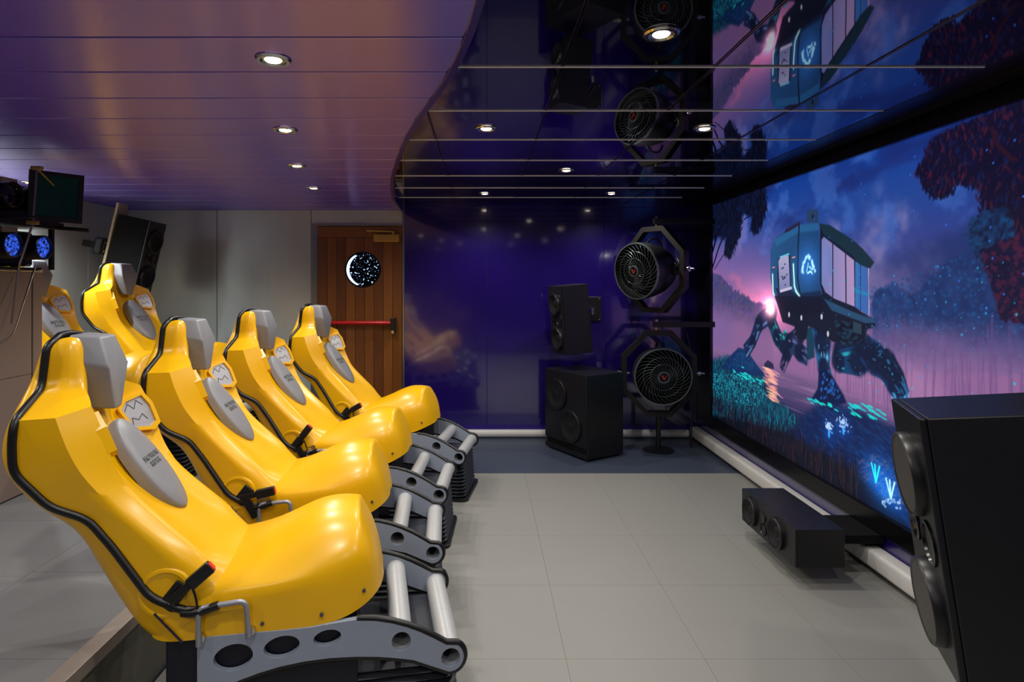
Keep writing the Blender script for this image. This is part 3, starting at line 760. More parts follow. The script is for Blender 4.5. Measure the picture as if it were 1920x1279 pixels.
# floating cyan sparks, lit leaves on the water, glowing plants
for k in range(170):
    x = rg.uniform(1.9, 3.7); z = rg.uniform(.92, 1.75); r = .003+.006*rg.rand()**2; dab((x, z), r, r, 0, (50,130+rg.randint(70),225), .7)
for k in range(60):
    p = (rg.uniform(0,.55), rg.uniform(.9,1.3)); dab(p, .006, .006, 0, (90,120,200), .6)
for k in range(36): dab((rg.uniform(1.6,3.7), rg.uniform(1.5,2.4)), .006, .006, 0, (50,110,220), .8)
def leaves(a, b, n, sp):
    for k in range(n):
        t_ = rg.rand(); dab((a[0]+(b[0]-a[0])*t_, a[1]+(b[1]-a[1])*t_ + rg.normal()*sp), .030, .007, -.12, (30,190+rg.randint(50),214), .85)
leaves((0.490,0.849), (1.066,0.847), 34, .022); leaves((1.725,0.836), (2.128,0.846), 14, .008); leaves((2.194,0.893), (2.529,0.895), 22, .014); leaves((2.215,0.841), (2.460,0.864), 6, .006)
for c, r in (((1.982,0.673), .030), ((2.139,0.733), .042)):
    for k in range(60): dab((c[0]+rg.normal()*r*.7, c[1]+.03+rg.normal()*r*.5), .006, .007, 0, (196,214,250), .7)
    dab((c[0], c[1]-.02), .014, .03, 0, (60,170,240), .8); glow(c, .08, (0,40,90), .6)
for c, col in (((2.451,0.519), (40,220,236)), ((2.577,0.470), (190,220,255))):
    for d in (-.04, -.01, .03): line([(c[0], c[1]-.03), (c[0]+d, c[1]+.07)], .007, col)
    glow(c, .14, (0,70,130), .7)
for p in inpoly([(2.506,0.414), (2.658,0.469), (2.658,0.411), (2.506,0.368)], 26, 44): dab(p, .008, .008, 0, (170,210,255), .8)
IMG = np.clip(IMG, 0, 255)/255.
LIN = np.where(IMG <= .04045, IMG/12.92, ((IMG+.055)/1.055)**2.4).astype(np.float32)

SCR_Y = 5.91
scr = empty('projection_screen', (X_R, SCR_Y-SX1/2, 0))
tag(scr, 'large lit screen showing a walking machine in a misty violet forest', 'screen')
me = bpy.data.meshes.new('picture')
co = np.stack([np.full(NW*NH, -.002), (SX1/2 - GS).ravel(), GZ.ravel()], -1).astype(np.float32)
ii, jj = np.meshgrid(np.arange(NW-1), np.arange(NH-1)); b0 = (jj*NW+ii).ravel()
quads = np.stack([b0, b0+1, b0+NW+1, b0+NW], -1).astype(np.int32)
me.vertices.add(NW*NH); me.vertices.foreach_set('co', co.ravel())
me.loops.add(quads.size); me.loops.foreach_set('vertex_index', quads.ravel())
me.polygons.add(len(quads)); me.polygons.foreach_set('loop_start', np.arange(0, quads.size, 4, dtype=np.int32))
me.update(calc_edges=True)
ca = me.color_attributes.new('picture', 'FLOAT_COLOR', 'POINT')
ca.data.foreach_set('color', np.concatenate([LIN.reshape(-1, 3), np.ones((NW*NH, 1), np.float32)], 1).ravel())
pm = bpy.data.materials.new('screen_picture'); pm.use_nodes = True; nt = pm.node_tree; b = nt.nodes['Principled BSDF']
at = nt.nodes.new('ShaderNodeVertexColor'); at.layer_name = 'picture'
b.inputs['Base Color'].default_value = (.01, .01, .012, 1); b.inputs['Roughness'].default_value = .5; b.inputs['Specular IOR Level'].default_value = .2
nt.links.new(at.outputs['Color'], b.inputs['Emission Color']); b.inputs['Emission Strength'].default_value = 1.0
me.materials.append(pm); link(me, 'picture', scr)
h2 = SX1/2
box('backing', (0, -h2-.1, .215), (.018, h2+.1, Z_CR-.001), 'black_matte', scr)
for nm, lo, hi in (('frame_bar', (-.03,-h2-.11,SZ1), (0,h2+.11,Z_CR-.002)), ('frame_bar', (-.03,-h2-.11,.218), (0,h2+.11,SZ0)), ('frame_bar', (-.03,h2,SZ0), (0,h2+.11,SZ1)), ('frame_bar', (-.03,-h2-.11,SZ0), (0,-h2,SZ1))):
    box(nm, lo, hi, 'black_gloss', scr, .002)

# ------------------------------------------------------------------ motion seat
# local frame: +X forward, +Y to the seat's left, Z up; origin on the ground below the front foot tube
def grid_surface(name, rows, m, parent, creases=None, sub=2, thick=0., pin=None, sharp=.95):
    """rows of half cross-sections (outer -> centre), mirrored across Y"""
    n = len(rows[0]); verts = []; faces = []
    for r in rows:
        full = [(u, -v, z) for u, v, z in r] + [(u, v, z) for u, v, z in r[-2::-1]]
        verts += full
    w = 2*n-1
    for i in range(len(rows)-1):
        for j in range(w-1):
            faces.append((i*w+j, i*w+j+1, (i+1)*w+j+1, (i+1)*w+j))
    o = mesh(name, verts, faces, m, parent, True); me = o.data
    if creases:
        at = me.attributes.new('crease_edge', 'FLOAT', 'EDGE'); val = np.zeros(len(me.edges), dtype=np.float32)
        for e in me.edges:
            a, b = e.vertices; ia, ja, ib, jb = a//w, a % w, b//w, b % w
            ja, jb = min(ja, w-1-ja), min(jb, w-1-jb)
            val[e.index] = creases(ia, ja, ib, jb)
        at.data.foreach_set('value', val)
        sa = me.attributes.new('sharp_edge', 'BOOLEAN', 'EDGE') if 'sharp_edge' not in me.attributes else me.attributes['sharp_edge']
        sa.data.foreach_set('value', val >= sharp)
    if pin:
        av = me.attributes.new('crease_vert', 'FLOAT', 'POINT')
        av.data.foreach_set('value', np.array([pin(i//w, min(i % w, w-1-i % w)) for i in range(len(verts))], dtype=np.float32))
    if thick:
        sd = o.modifiers.new('thickness', 'SOLIDIFY'); sd.thickness = thick; sd.offset = 0
    sb = o.modifiers.new('smooth', 'SUBSURF'); sb.levels = sub; sb.render_levels = sub
    return o

def make_seat():
    root = empty('motion_seat')
    # --- front shell of the backrest: piping edge P, ridge R, ridge Q, groove V, centre C
    B = [
     [(-1.310,.085,1.462),(-1.270,.085,1.468),(-1.245,.070,1.462),(-1.245,.040,1.450),(-1.250,0,1.450)],
     [(-1.322,.118,1.440),(-1.262,.118,1.450),(-1.228,.095,1.440),(-1.232,.050,1.420),(-1.235,0,1.420)],
     [(-1.332,.130,1.300),(-1.268,.132,1.305),(-1.208,.105,1.300),(-1.228,.055,1.295),(-1.230,0,1.295)],
     [(-1.334,.276,1.228),(-1.226,.276,1.232),(-1.154,.205,1.252),(-1.236,.080,1.222),(-1.222,0,1.215)],
     [(-1.338,.282,1.160),(-1.196,.286,1.150),(-1.114,.212,1.166),(-1.196,.085,1.140),(-1.158,0,1.140)],
     [(-1.335,.282,1.070),(-1.156,.284,1.058),(-1.086,.214,1.056),(-1.150,.098,1.048),(-1.104,0,1.060)],
     [(-1.243,.268,.955),(-1.098,.268,.975),(-1.042,.204,.972),(-1.056,.112,.945),(-1.028,0,.955)],
     [(-1.140,.255,.905),(-1.034,.258,.900),(-.978,.196,.905),(-.975,.120,.870),(-.955,0,.862)],
     [(-1.070,.255,.812),(-.930,.260,.812),(-.874,.208,.805),(-.866,.130,.770),(-.855,0,.765)],
     [(-.955,.265,.645),(-.836,.266,.712),(-.794,.220,.725),(-.772,.140,.705),(-.762,0,.705)],
     [(-.850,.268,.592),(-.790,.262,.640),(-.760,.225,.668),(-.720,.140,.690),(-.690,0,.695)],
     [(-.775,.268,.590),(-.740,.262,.625),(-.720,.225,.640),(-.700,.140,.650),(-.680,0,.650)],
    ]
    def cr(ia, ja, ib, jb):
        if ia == ib:                                   # across
            if ia == 3 and max(ja, jb) <= 2: return 1.
            if ia == 2 and max(ja, jb) <= 2: return .8
            return 0.
        lo, hi = min(ia, ib), max(ia, ib)
        if ja == 1 and 3 <= lo and hi <= 6: return 1.
        if ja == 2 and 2 <= lo and hi <= 6: return 1.
        if ja == 3 and 3 <= lo and hi <= 5: return .8
        if ja == 1 and 6 <= lo and hi <= 9: return .9
        if ja == 2 and 6 <= lo and hi <= 9: return .75
        if ja == 3 and 5 <= lo and hi <= 8: return .4
        if ja == 1 and hi <= 3: return .6
        return 0.
    grid_surface('backrest', B, 'yellow', root, cr, pin=lambda i, j: 1. if (j == 0 and 1 <= i <= 10) or (j in (1, 2) and i == 3) else 0.)
    P = [r[0] for r in B]
    # --- rear shell
    RS = [(-1.335,.075,1.455),(-1.352,.095,1.43),(-1.368,.115,1.33),(-1.380,.215,1.225),(-1.398,.230,1.155),(-1.398,.232,1.06),(-1.300,.215,.925),(-1.195,.205,.865),(-1.135,.205,.735),(-1.042,.225,.590),(-.985,.240,.515),(-.93,.245,.487)]
    rear = []
    for p, s in zip(P, RS):
        rear.append([(p[0]-.004, p[1]-.002, p[2]), ((p[0]+s[0])/2-.012, (p[1]+s[1])/2+.012, (p[2]+s[2])/2), s, (s[0]-.012, s[1]*.5, s[2]-.004), (s[0]-.016, 0, s[2]-.006)])
    grid_surface('back_shell', rear, 'yellow', root, lambda ia, ja, ib, jb: (.45 if (ja == 2 and jb == 2 and ia != ib) else 0.), pin=lambda i, j: 1. if (j == 0 and 1 <= i <= 10) else 0.)
    # --- black piping over the joint
    near = fillet([(u, -v, z) for u, v, z in P[::-1]], .035, 4)
    top = [(-1.318,-.045,1.470),(-1.320,0,1.472),(-1.318,.045,1.470)]
    path = near + [Vector(t) for t in top] + [Vector((p.x, -p.y, p.z)) for p in near[::-1]]
    tube('piping', [(p.x-.003, p.y*1.012, p.z) for p in path], .0128, 'black_rubber', root, 10)
    # --- seat pan with raised knee
    S = [
     [(-.965,.235,.490),(-.965,.240,.530),(-.955,.215,.560),(-.95,.12,.57),(-.95,0,.57)],
     [(-.900,.262,.488),(-.905,.264,.585),(-.900,.235,.640),(-.89,.14,.660),(-.88,0,.660)],
     [(-.780,.268,.495),(-.780,.268,.635),(-.775,.242,.665),(-.770,.150,.685),(-.760,0,.692)],
     [(-.660,.268,.498),(-.660,.266,.640),(-.660,.240,.668),(-.665,.160,.712),(-.670,0,.728)],
     [(-.550,.268,.497),(-.550,.266,.650),(-.550,.238,.674),(-.555,.165,.742),(-.560,0,.790)],
     [(-.440,.266,.496),(-.440,.262,.668),(-.440,.228,.706),(-.450,.150,.800),(-.455,0,.838)],
     [(-.355,.258,.508),(-.350,.250,.688),(-.350,.214,.738),(-.365,.135,.810),(-.370,0,.838)],
     [(-.288,.240,.534),(-.290,.230,.690),(-.296,.198,.748),(-.306,.120,.806),(-.308,0,.828)],
     [(-.248,.200,.550),(-.256,.196,.660),(-.264,.165,.718),(-.274,.100,.752),(-.276,0,.760)],
     [(-.226,.150,.556),(-.234,.148,.625),(-.240,.125,.662),(-.246,.078,.684),(-.248,0,.690)],
     [(-.216,.090,.558),(-.222,.090,.590),(-.224,.080,.608),(-.227,.050,.620),(-.228,0,.625)],
     [(-.214,.040,.558),(-.216,.040,.562),(-.216,.034,.564),(-.216,.020,.566),(-.216,0,.567)],
    ]
    grid_surface('seat_pan', S, 'yellow', root, lambda ia, ja, ib, jb: (.85 if (ja == 1 and jb == 1 and 2 <= min(ia, ib) <= 4) else (.9 if (ja == 0 and jb == 0) else (.55 if (ia == 7 and ib == 7 and min(ja, jb) >= 2) else 0.))))
    # --- headrest wedge
    F = [(-1.186,.058,1.466),(-1.146,.082,1.360),(-1.152,.030,1.205)]
    K = [(-1.285,.072,1.474),(-1.250,.094,1.380),(-1.232,.050,1.215)]
    vs = []; 
    for lst in (F, K):
        vs += [(u, -v, z) for u, v, z in lst] + [(u, v, z) for u, v, z in lst[::-1]]
    fs = [tuple(range(6)), tuple(range(6, 12))] + [(i, (i+1) % 6, 6+(i+1) % 6, 6+i) for i in range(6)]
    bm = bmesh.new(); bv = [bm.verts.new(v) for v in vs]
    for f_ in fs: bm.faces.new([bv[i] for i in f_])
    bmesh.ops.bevel(bm, geom=list(bm.edges), offset=.010, segments=3, profile=.5, affect='EDGES')
    from_bm('headrest', bm, 'grey_pad', root, True, 50)
    # --- hexagonal emblem plates on both shoulder wings
    for s in (-1, 1):
        q = Vector((-1.112, s*.212, 1.168)); v_ = Vector((-1.194, s*.085, 1.140))
        a = (q - v_).normalized(); up = (Vector((-1.154,0,1.252)) + Vector((-1.236,0,1.222)) - Vector((-1.086,0,1.056)) - Vector((-1.150,0,1.048))).normalized()
        nrm = a.cross(up) * (1 if a.cross(up).x > 0 else -1); up = nrm.cross(a) * (1 if nrm.cross(a).z > 0 else -1)
        xx = Vector((0,1,0)); xx = a*s                                   # local x towards the seat's left
        yy_ = nrm.cross(xx); yy_ = yy_ if yy_.z > 0 else -yy_
        c = (q*.52 + v_*.48) - nrm*.001 - up*.004
        M = axes(c, xx, yy_, nrm)
        hexo = [(-.066*s, .042),(-.034*s, .070),(.050*s, .074),(.072*s, .018),(.072*s, -.066),(.040*s, -.084),(-.040*s, -.056)]
        hexi = [(x*.80, y*.80) for x, y in hexo]
        ring_prism('emblem_frame', hexo, hexi, -.020, .013, M, 'yellow', root)
        hp = prism('emblem_plate', hexi, -.012, .004, M, 'brushed_plate', root)
        Mp = [(-.040,.022),(-.020,.046),(-.002,.020),(.016,.048),(.036,.022)]
        Mq = [(-.028,-.044),(-.022,-.010),(0,-.026),(.020,-.008),(.034,-.036)]
        for pl_ in (Mp, Mq):
            bm = bmesh.new()
            for (xa, ya), (xb, yb) in zip(pl_, pl_[1:]):
                d = Vector((xb-xa, yb-ya)); L = d.length; d /= L; nn = Vector((-d.y, d.x))*.0016
                add_prism(bm, [(xa+nn.x, ya+nn.y), (xa-nn.x, ya-nn.y), (xb-nn.x, yb-nn.y), (xb+nn.x, yb+nn.y)], .0035, .0048, M)
            from_bm('emblem_letter', bm, 'engraved', hp)
    # --- oval back pad with raised lettering
    t = Vector((.575, 0, -.818)).normalized(); nrm = Vector((.818, 0, .575)).normalized()
    c = Vector((-1.058, 0, .990)); M = axes(c + nrm*.004, (0,1,0), -t, nrm)
    bm = bmesh.new(); rings = []
    for sc, hh in ((1.0,-.02),(1.0,.010),(.975,.018),(.92,.023),(.6,.026),(.25,.028)):
        rings.append([bm.verts.new(M @ Vector((x, y, hh))) for x, y in ell(0, 0, .096*sc, .202*sc if sc < .9 else .202-.096*(1-sc), 36)])
    for a_, b_ in zip(rings, rings[1:]):
        for k in range(36): bm.faces.new((a_[k], a_[(k+1) % 36], b_[(k+1) % 36], b_[k]))
    bm.faces.new(rings[-1])
    pad = from_bm('back_pad', bm, 'grey_pad', root, True, 45)
    text_mesh('pad_lettering', 'MOTION\nRIDER', .030, axes(c + nrm*.0335 - t*.01, (0,1,0), -t, nrm), 'pad_text', pad, .0012)
    # --- belt anchors, buckle and grab handles on both sides
    for s in (-1, 1):
        lathe('belt_boss', [(.084,-.03),(.084,.012),(.079,.018),(.070,.020),(.062,.016),(.0,.016)], 'yellow', root, 32, (-.915, s*.247, .650), (0, s, 0))
        M = axes((-.892, s*.272, .633), (.62,0,.78), (-.78*1,0,.62), (0,1,0))
        br = box('belt_bracket', (-.034,-.026,-.004), (.060,.026,.006), 'black_satin', root, .006, M)
        lathe('bolt', [(.0125,0),(.0125,.008),(.008,.012),(.0,.012)], 'chrome', br, 14, (-.890, s*.276, .633), (0, s, 0))
        h = tube('grab_handle', fillet([(-.806, s*.292, .486), (-.806, s*.292, .607), (-.662, s*.292, .618), (-.652, s*.292, .500)], .024, 5), .0085, 'handle_grey', root, 10)
        lathe('handle_foot', [(.012,0),(.012,.02),(.0,.02)], 'chrome', h, 12, (-.800, s*.268, .505), (0, s, 0))
        lathe('handle_foot', [(.012,0),(.012,.02),(.0,.02)], 'chrome', h, 12, (-.646, s*.268, .512), (0, s, 0))
        tube('sleeve', bsp([(-.86, s*.272, .588), (-.82, s*.285, .588), (-.78, s*.292, .602), (-.745, s*.292, .612)], 2), .0135, 'black_rubber', h, 10)
        tube('seam_rod', [(-.945, s*.268, .592), (-.862, s*.268, .492)], .0045, 'chrome', root, 6)
        for u_, z_ in ((-.615,.525), (-.425,.535), (-.285,.585)):
            lathe('screw', [(.0065,-.004),(.0065,.003),(.003,.004),(.0,.003)], 'engraved', root, 10, (u_, s*(.268 if u_ < -.3 else .232), z_), (0, s, 0))
    # --- side arms, foot tubes, pedestal, bellows
    top_ = [(-.815,.500),(-.66,.500),(-.45,.495),(-.306,.514),(-.187,.489),(-.089,.447),(-.001,.392)]
    nose = [(.012 + .050*math.cos(a_), .343 + .052*math.sin(a_)) for a_ in np.linspace(math.radians(58), math.radians(-100), 12)]
    low = [(-.119,.346),(-.232,.372),(-.399,.388),(-.56,.378),(-.69,.345),(-.75,.32),(-.815,.30)]
    outline = [(p.x, p.z) for p in bsp([(a_, 0, b_) for a_, b_ in top_], 1)] + nose + [(p.x, p.z) for p in bsp([(a_, 0, b_) for a_, b_ in low], 1)]
    holes = [ell(-.705,.425,.062,.044,28,.15), ell(-.553,.443,.058,.036,28,.15), ell(-.406,.457,.046,.027,28,.13), ell(-.159,.418,.033,.033,24), ell(.012,.343,.033,.033,24)]
    edge3 = [(x, z) for x, z in outline]
    i0 = min(range(len(edge3)), key=lambda i: abs(edge3[i][0]+.306) + abs(edge3[i][1]-.51))
    for s in (-1, 1):
        arm = plate_with_holes('side_arm', outline, holes, .022, axes((0, s*.262, 0), (1,0,0), (0,0,1), (0,-1,0)), 'arm_grey', root)
        tube('rubber_edge', [(x, s*.262, z) for x, z in edge3[i0:]], .0125, 'black_rubber', arm, 8)
    for u_, z_ in ((-.159,.418), (.012,.343)):
        lathe('foot_tube', [(.033,-.2535),(.033,.2535),(.041,.2515),(.041,-.2515),(.033,-.2535)], 'tube_grey', root, 28, (u_, 0, z_), (0,1,0))
        lathe('tube_plug', [(.032,-.12),(.0,-.12)], 'black_matte', root, 20, (u_, 0, z_), (0,1,0))
    box('pedestal', (-.920,-.246,.20), (-.306,.246,.495), 'navy', root, .01)
    def rrect(hx0, hx1, hy, r, n=6):
        out = []
        for cx_, cy_, a0 in ((hx1-r, hy-r, 0), (hx0+r, hy-r, 90), (hx0+r, -hy+r, 180), (hx1-r, -hy+r, 270)):
            for k in range(n+1):
                a_ = math.radians(a0 + 90*k/n); out.append((cx_ + r*math.cos(a_), cy_ + r*math.sin(a_)))
        return out
    bm = bmesh.new(); rings = []; nf = 11; z0, z1 = .022, .318
    for k in range(2*nf+1):
        z = z0 + (z1-z0)*k/(2*nf); d = 0.0 if k % 2 else .022
        rings.append([bm.verts.new((x, y, z)) for x, y in rrect(-.86+d, .058-d-.02*(k/(2*nf)), .238-d, .06)])
    m_ = len(rings[0])
    for a_, b_ in zip(rings, rings[1:]):
        for k in range(m_): bm.faces.new((a_[k], a_[(k+1) % m_], b_[(k+1) % m_], b_[k]))
    bm.faces.new(rings[0][::-1]); bm.faces.new(rings[-1])
    from_bm('bellows', bm, 'bellows_rubber', root)
    prism('base_plate', rrect(-.89, .078, .256, .05), 0, .022, Matrix.Identity(4), 'black_satin', root, .004)
    return root

def add_buckle(root, s, ang, lift):
    """seat-belt buckle on its stalk, on one side of a seat"""
    d = Vector((math.cos(ang), 0, math.sin(ang))); p = Vector((-.888, s*.286, .638))
    M = axes(p, d, Vector((0, 0, 1)).cross(d) if abs(d.z) < .5 else (0,1,0), (0,0,1))
    x = d; z = Vector((0, s, 0)); y = z.cross(x)
    M = axes(p, x, y, z)
    bk = box('belt_buckle', (.070,-.021,-.010), (.158,.021,.016), 'black_satin', root, .006, M)
    box('release_button', (.156,-.014,-.006), (.161,.014,.012), 'red_plastic', bk, .001, M)
    box('stalk', (-.01,-.013,-.003), (.075,.013,.006), 'black_rubber', bk, .003, M)
    tube('cable', bsp([tuple(p+d*.08-Vector((0,0,.015))), tuple(p+Vector((.075,0,.0))), tuple(p+Vector((.08,0,-.06)))], 2), .004, 'black_rubber', bk, 6)

def add_latch(root, s):
    """slack webbing and metal tongue beside the seat"""
    p = Vector((-.865, s*.288, .622))
    M = axes(p, (.5,0,-.87), (.87,0,.5), (0,-1,0))
    lt = box('belt_webbing', (-.01,-.020,-.004), (.090,.020,.006), 'black_rubber', root, .003, M)
    M2 = axes(p + Vector((.075, 0, -.002)), (.93,0,.36), (-.36,0,.93), (0,-1,0))
    ring_prism('belt_tongue', [(-.02,-.016),(.035,-.016),(.035,.016),(-.02,.016)], [(-.010,-.008),(.006,-.008),(.006,.008),(-.010,.008)], -.002, .002, M2, 'chrome', lt)

seat0 = make_seat()
SEATS = [
 (-.1735, 2.335, 0, -10.5, 'yellow motion seat nearest to the camera in the front row, with raised red-button buckle'),
 (-.270, 3.140, 0, -3.5, 'second yellow motion seat from the camera in the front row'),
 (-.268, 3.930, 0, 3.2, 'third yellow motion seat from the camera in the front row'),
 (-.149, 4.720, 0, 9.5, 'farthest yellow motion seat of the front row, in front of the wooden door'),
 (-2.003, 4.125, PLAT, 6.0, 'yellow motion seat on the raised platform, half hidden by the projector booth'),
 (-1.810, 4.721, PLAT, 11.0, 'yellow motion seat on the raised platform, under the tilted corner loudspeaker'),
]
seats = []
for i, (x, y, z, a, lab) in enumerate(SEATS):
    o = seat0 if i == 0 else copy_tree(seat0)
    o.location = (x, y, z); o.rotation_euler = (0, 0, -math.radians(a))
    tag(o, lab, 'seat', 'yellow motion seats'); seats.append(o)
for o, ang in zip(seats, (40, 12, 52, 30, 40, 42)):
    add_buckle(o, -1, math.radians(ang), 0)
for o in seats[1:4]: add_latch(o, -1)
for o in (seats[0], seats[2]): add_latch(o, 1)

# ------------------------------------------------------------------ loudspeakers: +X is the front, origin at the bottom centre
def driver(root, y, z, r, x, name='woofer', m='speaker_cone', deep=.02):
    d = lathe(name, [(r,-.01),(r,.016),(r*.96,.020),(r*.88,.018)], 'black_satin', root, 36, (x, y, z), (1,0,0))
    lathe('cone', [(r*.88,.017),(r*.80,.018),(r*.72,.012),(r*.34,-.004),(r*.30,-.002),(.0,.010)], m, d, 36, (x, y, z), (1,0,0))
    return d

def make_speaker(name, w, d, h, baffle='black_satin', grille=False, body='black_satin'):
    root = empty(name)
    box('cabinet', (-d/2, -w/2, 0), (d/2-.018, w/2, h), body, root, .004)
    box('baffle', (d/2-.017, -w/2, 0), (d/2, w/2, h), baffle, root, .004)
    r = w*.385
    for z in (h*.225, h*.735):
        dv = lathe('woofer', [(r,-.01),(r,.020),(r*.965,.026),(r*.90,.024)], 'black_satin', root, 40, (d/2, 0, z), (1,0,0))
        if grille: lathe('grille', [(r*.90,.0235),(r*.6,.026),(.0,.027)], 'grille_metal', dv, 40, (d/2, 0, z), (1,0,0))
        else: lathe('cone', [(r*.90,.0235),(r*.82,.026),(r*.72,.018),(r*.34,.0),(r*.3,.002),(.0,.012)], 'speaker_cone', dv, 40, (d/2, 0, z), (1,0,0))
    lathe('tweeter', [(w*.15,-.004),(w*.15,.006),(w*.12,.008),(w*.06,-.002),(w*.05,.004),(.0,.010)], 'black_gloss', root, 28, (d/2, -w*.20, h*.50), (1,0,0))
    lathe('bass_port', [(w*.20,-.004),(w*.20,.006),(w*.17,.007),(w*.15,-.01),(.0,-.012)], 'black_gloss', root, 28, (d/2, w*.22, h*.49), (1,0,0))
    return root
def bracket(root, d, h, length):
    b = box('wall_bracket', (-d/2-.02, -.05, h*.5-.08), (-d/2, .05, h*.5+.08), 'black_satin', root, .004)
    box('bracket_arm', (-d/2-length, -.022, h*.5-.03), (-d/2-.018, .022, h*.5+.03), 'black_satin', b, .006)
    return b
SW, SD, SH = .30, .33, .70
# large one in the right foreground
s1 = make_speaker('loudspeaker', SW, SD, SH, grille=True)
place_by(s1, (SD/2, SW/2, SH), (1.148, 1.56, 1.294), (0, math.radians(7.5), math.radians(157)))
bracket(s1, SD, SH, .76)
tag(s1, 'large black loudspeaker in the right foreground, tilted down, with grey mesh woofers', 'loudspeaker', 'surround loudspeakers')
# one on the purple wall
s2 = make_speaker('loudspeaker', .30, .30, .68)
place_by(s2, (.15, .15, .68), (.751, 5.75, 1.625), (0, math.radians(5), math.radians(197)))
tag(s2, 'black loudspeaker mounted on the purple wall above the subwoofer', 'loudspeaker', 'surround loudspeakers')
pb = box('wall_plate', (-.012,-.10,-.13), (0,.10,.13), 'black_satin', s2, .004)
Mi = s2.matrix_basis.copy()
s2m = Matrix.LocRotScale(s2.location, s2.rotation_euler, None).inverted()
Mw = axes((1.17, Y_BACK-.005, 1.38), (0,1,0), (1,0,0), (0,0,-1))
pb.matrix_local = s2m @ Mw
box('bracket_arm', (-.55,-.10,-.03), (-.012,-.075,.03), 'chrome', pb, .004)
box('bracket_arm', (-.42,-.055,-.03), (-.012,-.035,.03), 'black_satin', pb, .004)
for a, b in ((-.08,-.11), (.08,-.11), (-.08,.11), (.08,.11)):
    lathe('bolt', [(.008,0),(.008,.006),(.0,.008)], 'chrome', pb, 10, (-.012, a, b), (-1,0,0))
# one in the far left corner
s3 = make_speaker('loudspeaker', .30, .30, .68, 'speaker_face', body='black_matte')
place_by(s3, (0, 0, .34), (-3.30, 5.62, 1.93), (0, math.radians(13), math.radians(2)))
tag(s3, 'black loudspeaker tilted down in the far left corner above the rear seats', 'loudspeaker', 'surround loudspeakers')
b3 = bracket(s3, .30, .68, .34)
box('mount_board', (-.215,-.11,.10), (-.19,.05,.78), 'pale_wood', b3, .004)
box('bracket_plate', (-.30,-.17,.27), (-.22,.0,.43), 'black_satin', b3, .02)
for yy2 in (-.13,-.07,-.02):
    for zz2 in (.31,.39): lathe('bolt', [(.008,0),(.008,.006),(.0,.007)], 'chrome', b3, 8, (-.22, yy2, zz2), (1,0,0))
# subwoofer on the floor
sb_ = empty('subwoofer'); w_, d_, h_ = .63, .46, .80
box('cabinet', (-d_/2,-w_/2,.02), (d_/2-.02,w_/2,h_), 'black_satin', sb_, .004)
box('baffle', (d_/2-.019,-w_/2,.115), (d_/2,w_/2,h_), 'black_satin', sb_, .004)
box('plinth', (d_/2-.02,-w_/2,.02), (d_/2-.003,w_/2,.06), 'black_satin', sb_, .003)
box('port_slot', (d_/2-.03,-w_/2+.03,.06), (d_/2-.016,w_/2-.03,.115), 'black_matte', sb_)
for yy2, zz2 in ((-.13,.565), (.085,.29)): driver(sb_, yy2, zz2, .155, d_/2)
for yy2 in (-.27,.27):
    for xx2 in (-.18,.18): lathe('foot', [(.02,0),(.025,.02),(.0,.02)], 'black_rubber', sb_, 12, (xx2, yy2, 0))
place_by(sb_, (d_/2, w_/2, 0), (.957, 5.45, 0), (0, 0, math.radians(211.1)))
tag(sb_, 'black floor-standing subwoofer with two round woofers by the purple wall', 'subwoofer')
# centre speaker, lying low in front of the screen
cs = empty('centre_loudspeaker'); L, D_, H_ = .66, .27, .205
box('cabinet', (-D_/2,-L/2,0), (D_/2-.015,L/2,H_), 'black_satin', cs, .003)
box('baffle', (D_/2-.014,-L/2,0), (D_/2,L/2,H_), 'black_satin', cs, .003)
for yy2 in (-.20,.13): driver(cs, yy2, H_*.5, .088, D_/2)
lathe('tweeter', [(.03,-.004),(.03,.006),(.018,.004),(.0,.008)], 'black_gloss', cs, 20, (D_/2, -.035, H_*.62), (1,0,0))
lathe('bass_port', [(.036,-.004),(.036,.006),(.03,-.008),(.0,-.009)], 'black_gloss', cs, 20, (D_/2, -.03, H_*.28), (1,0,0))
box('wall_bracket', (-D_/2-.335,-.15,.05), (-D_/2,.15,.10), 'black_matte', cs, .003)
place_by(cs, (D_/2, L/2, 0), (1.690, 3.20, .113), (0, 0, math.radians(180)))
tag(cs, 'low black centre loudspeaker lying sideways below the screen', 'loudspeaker')

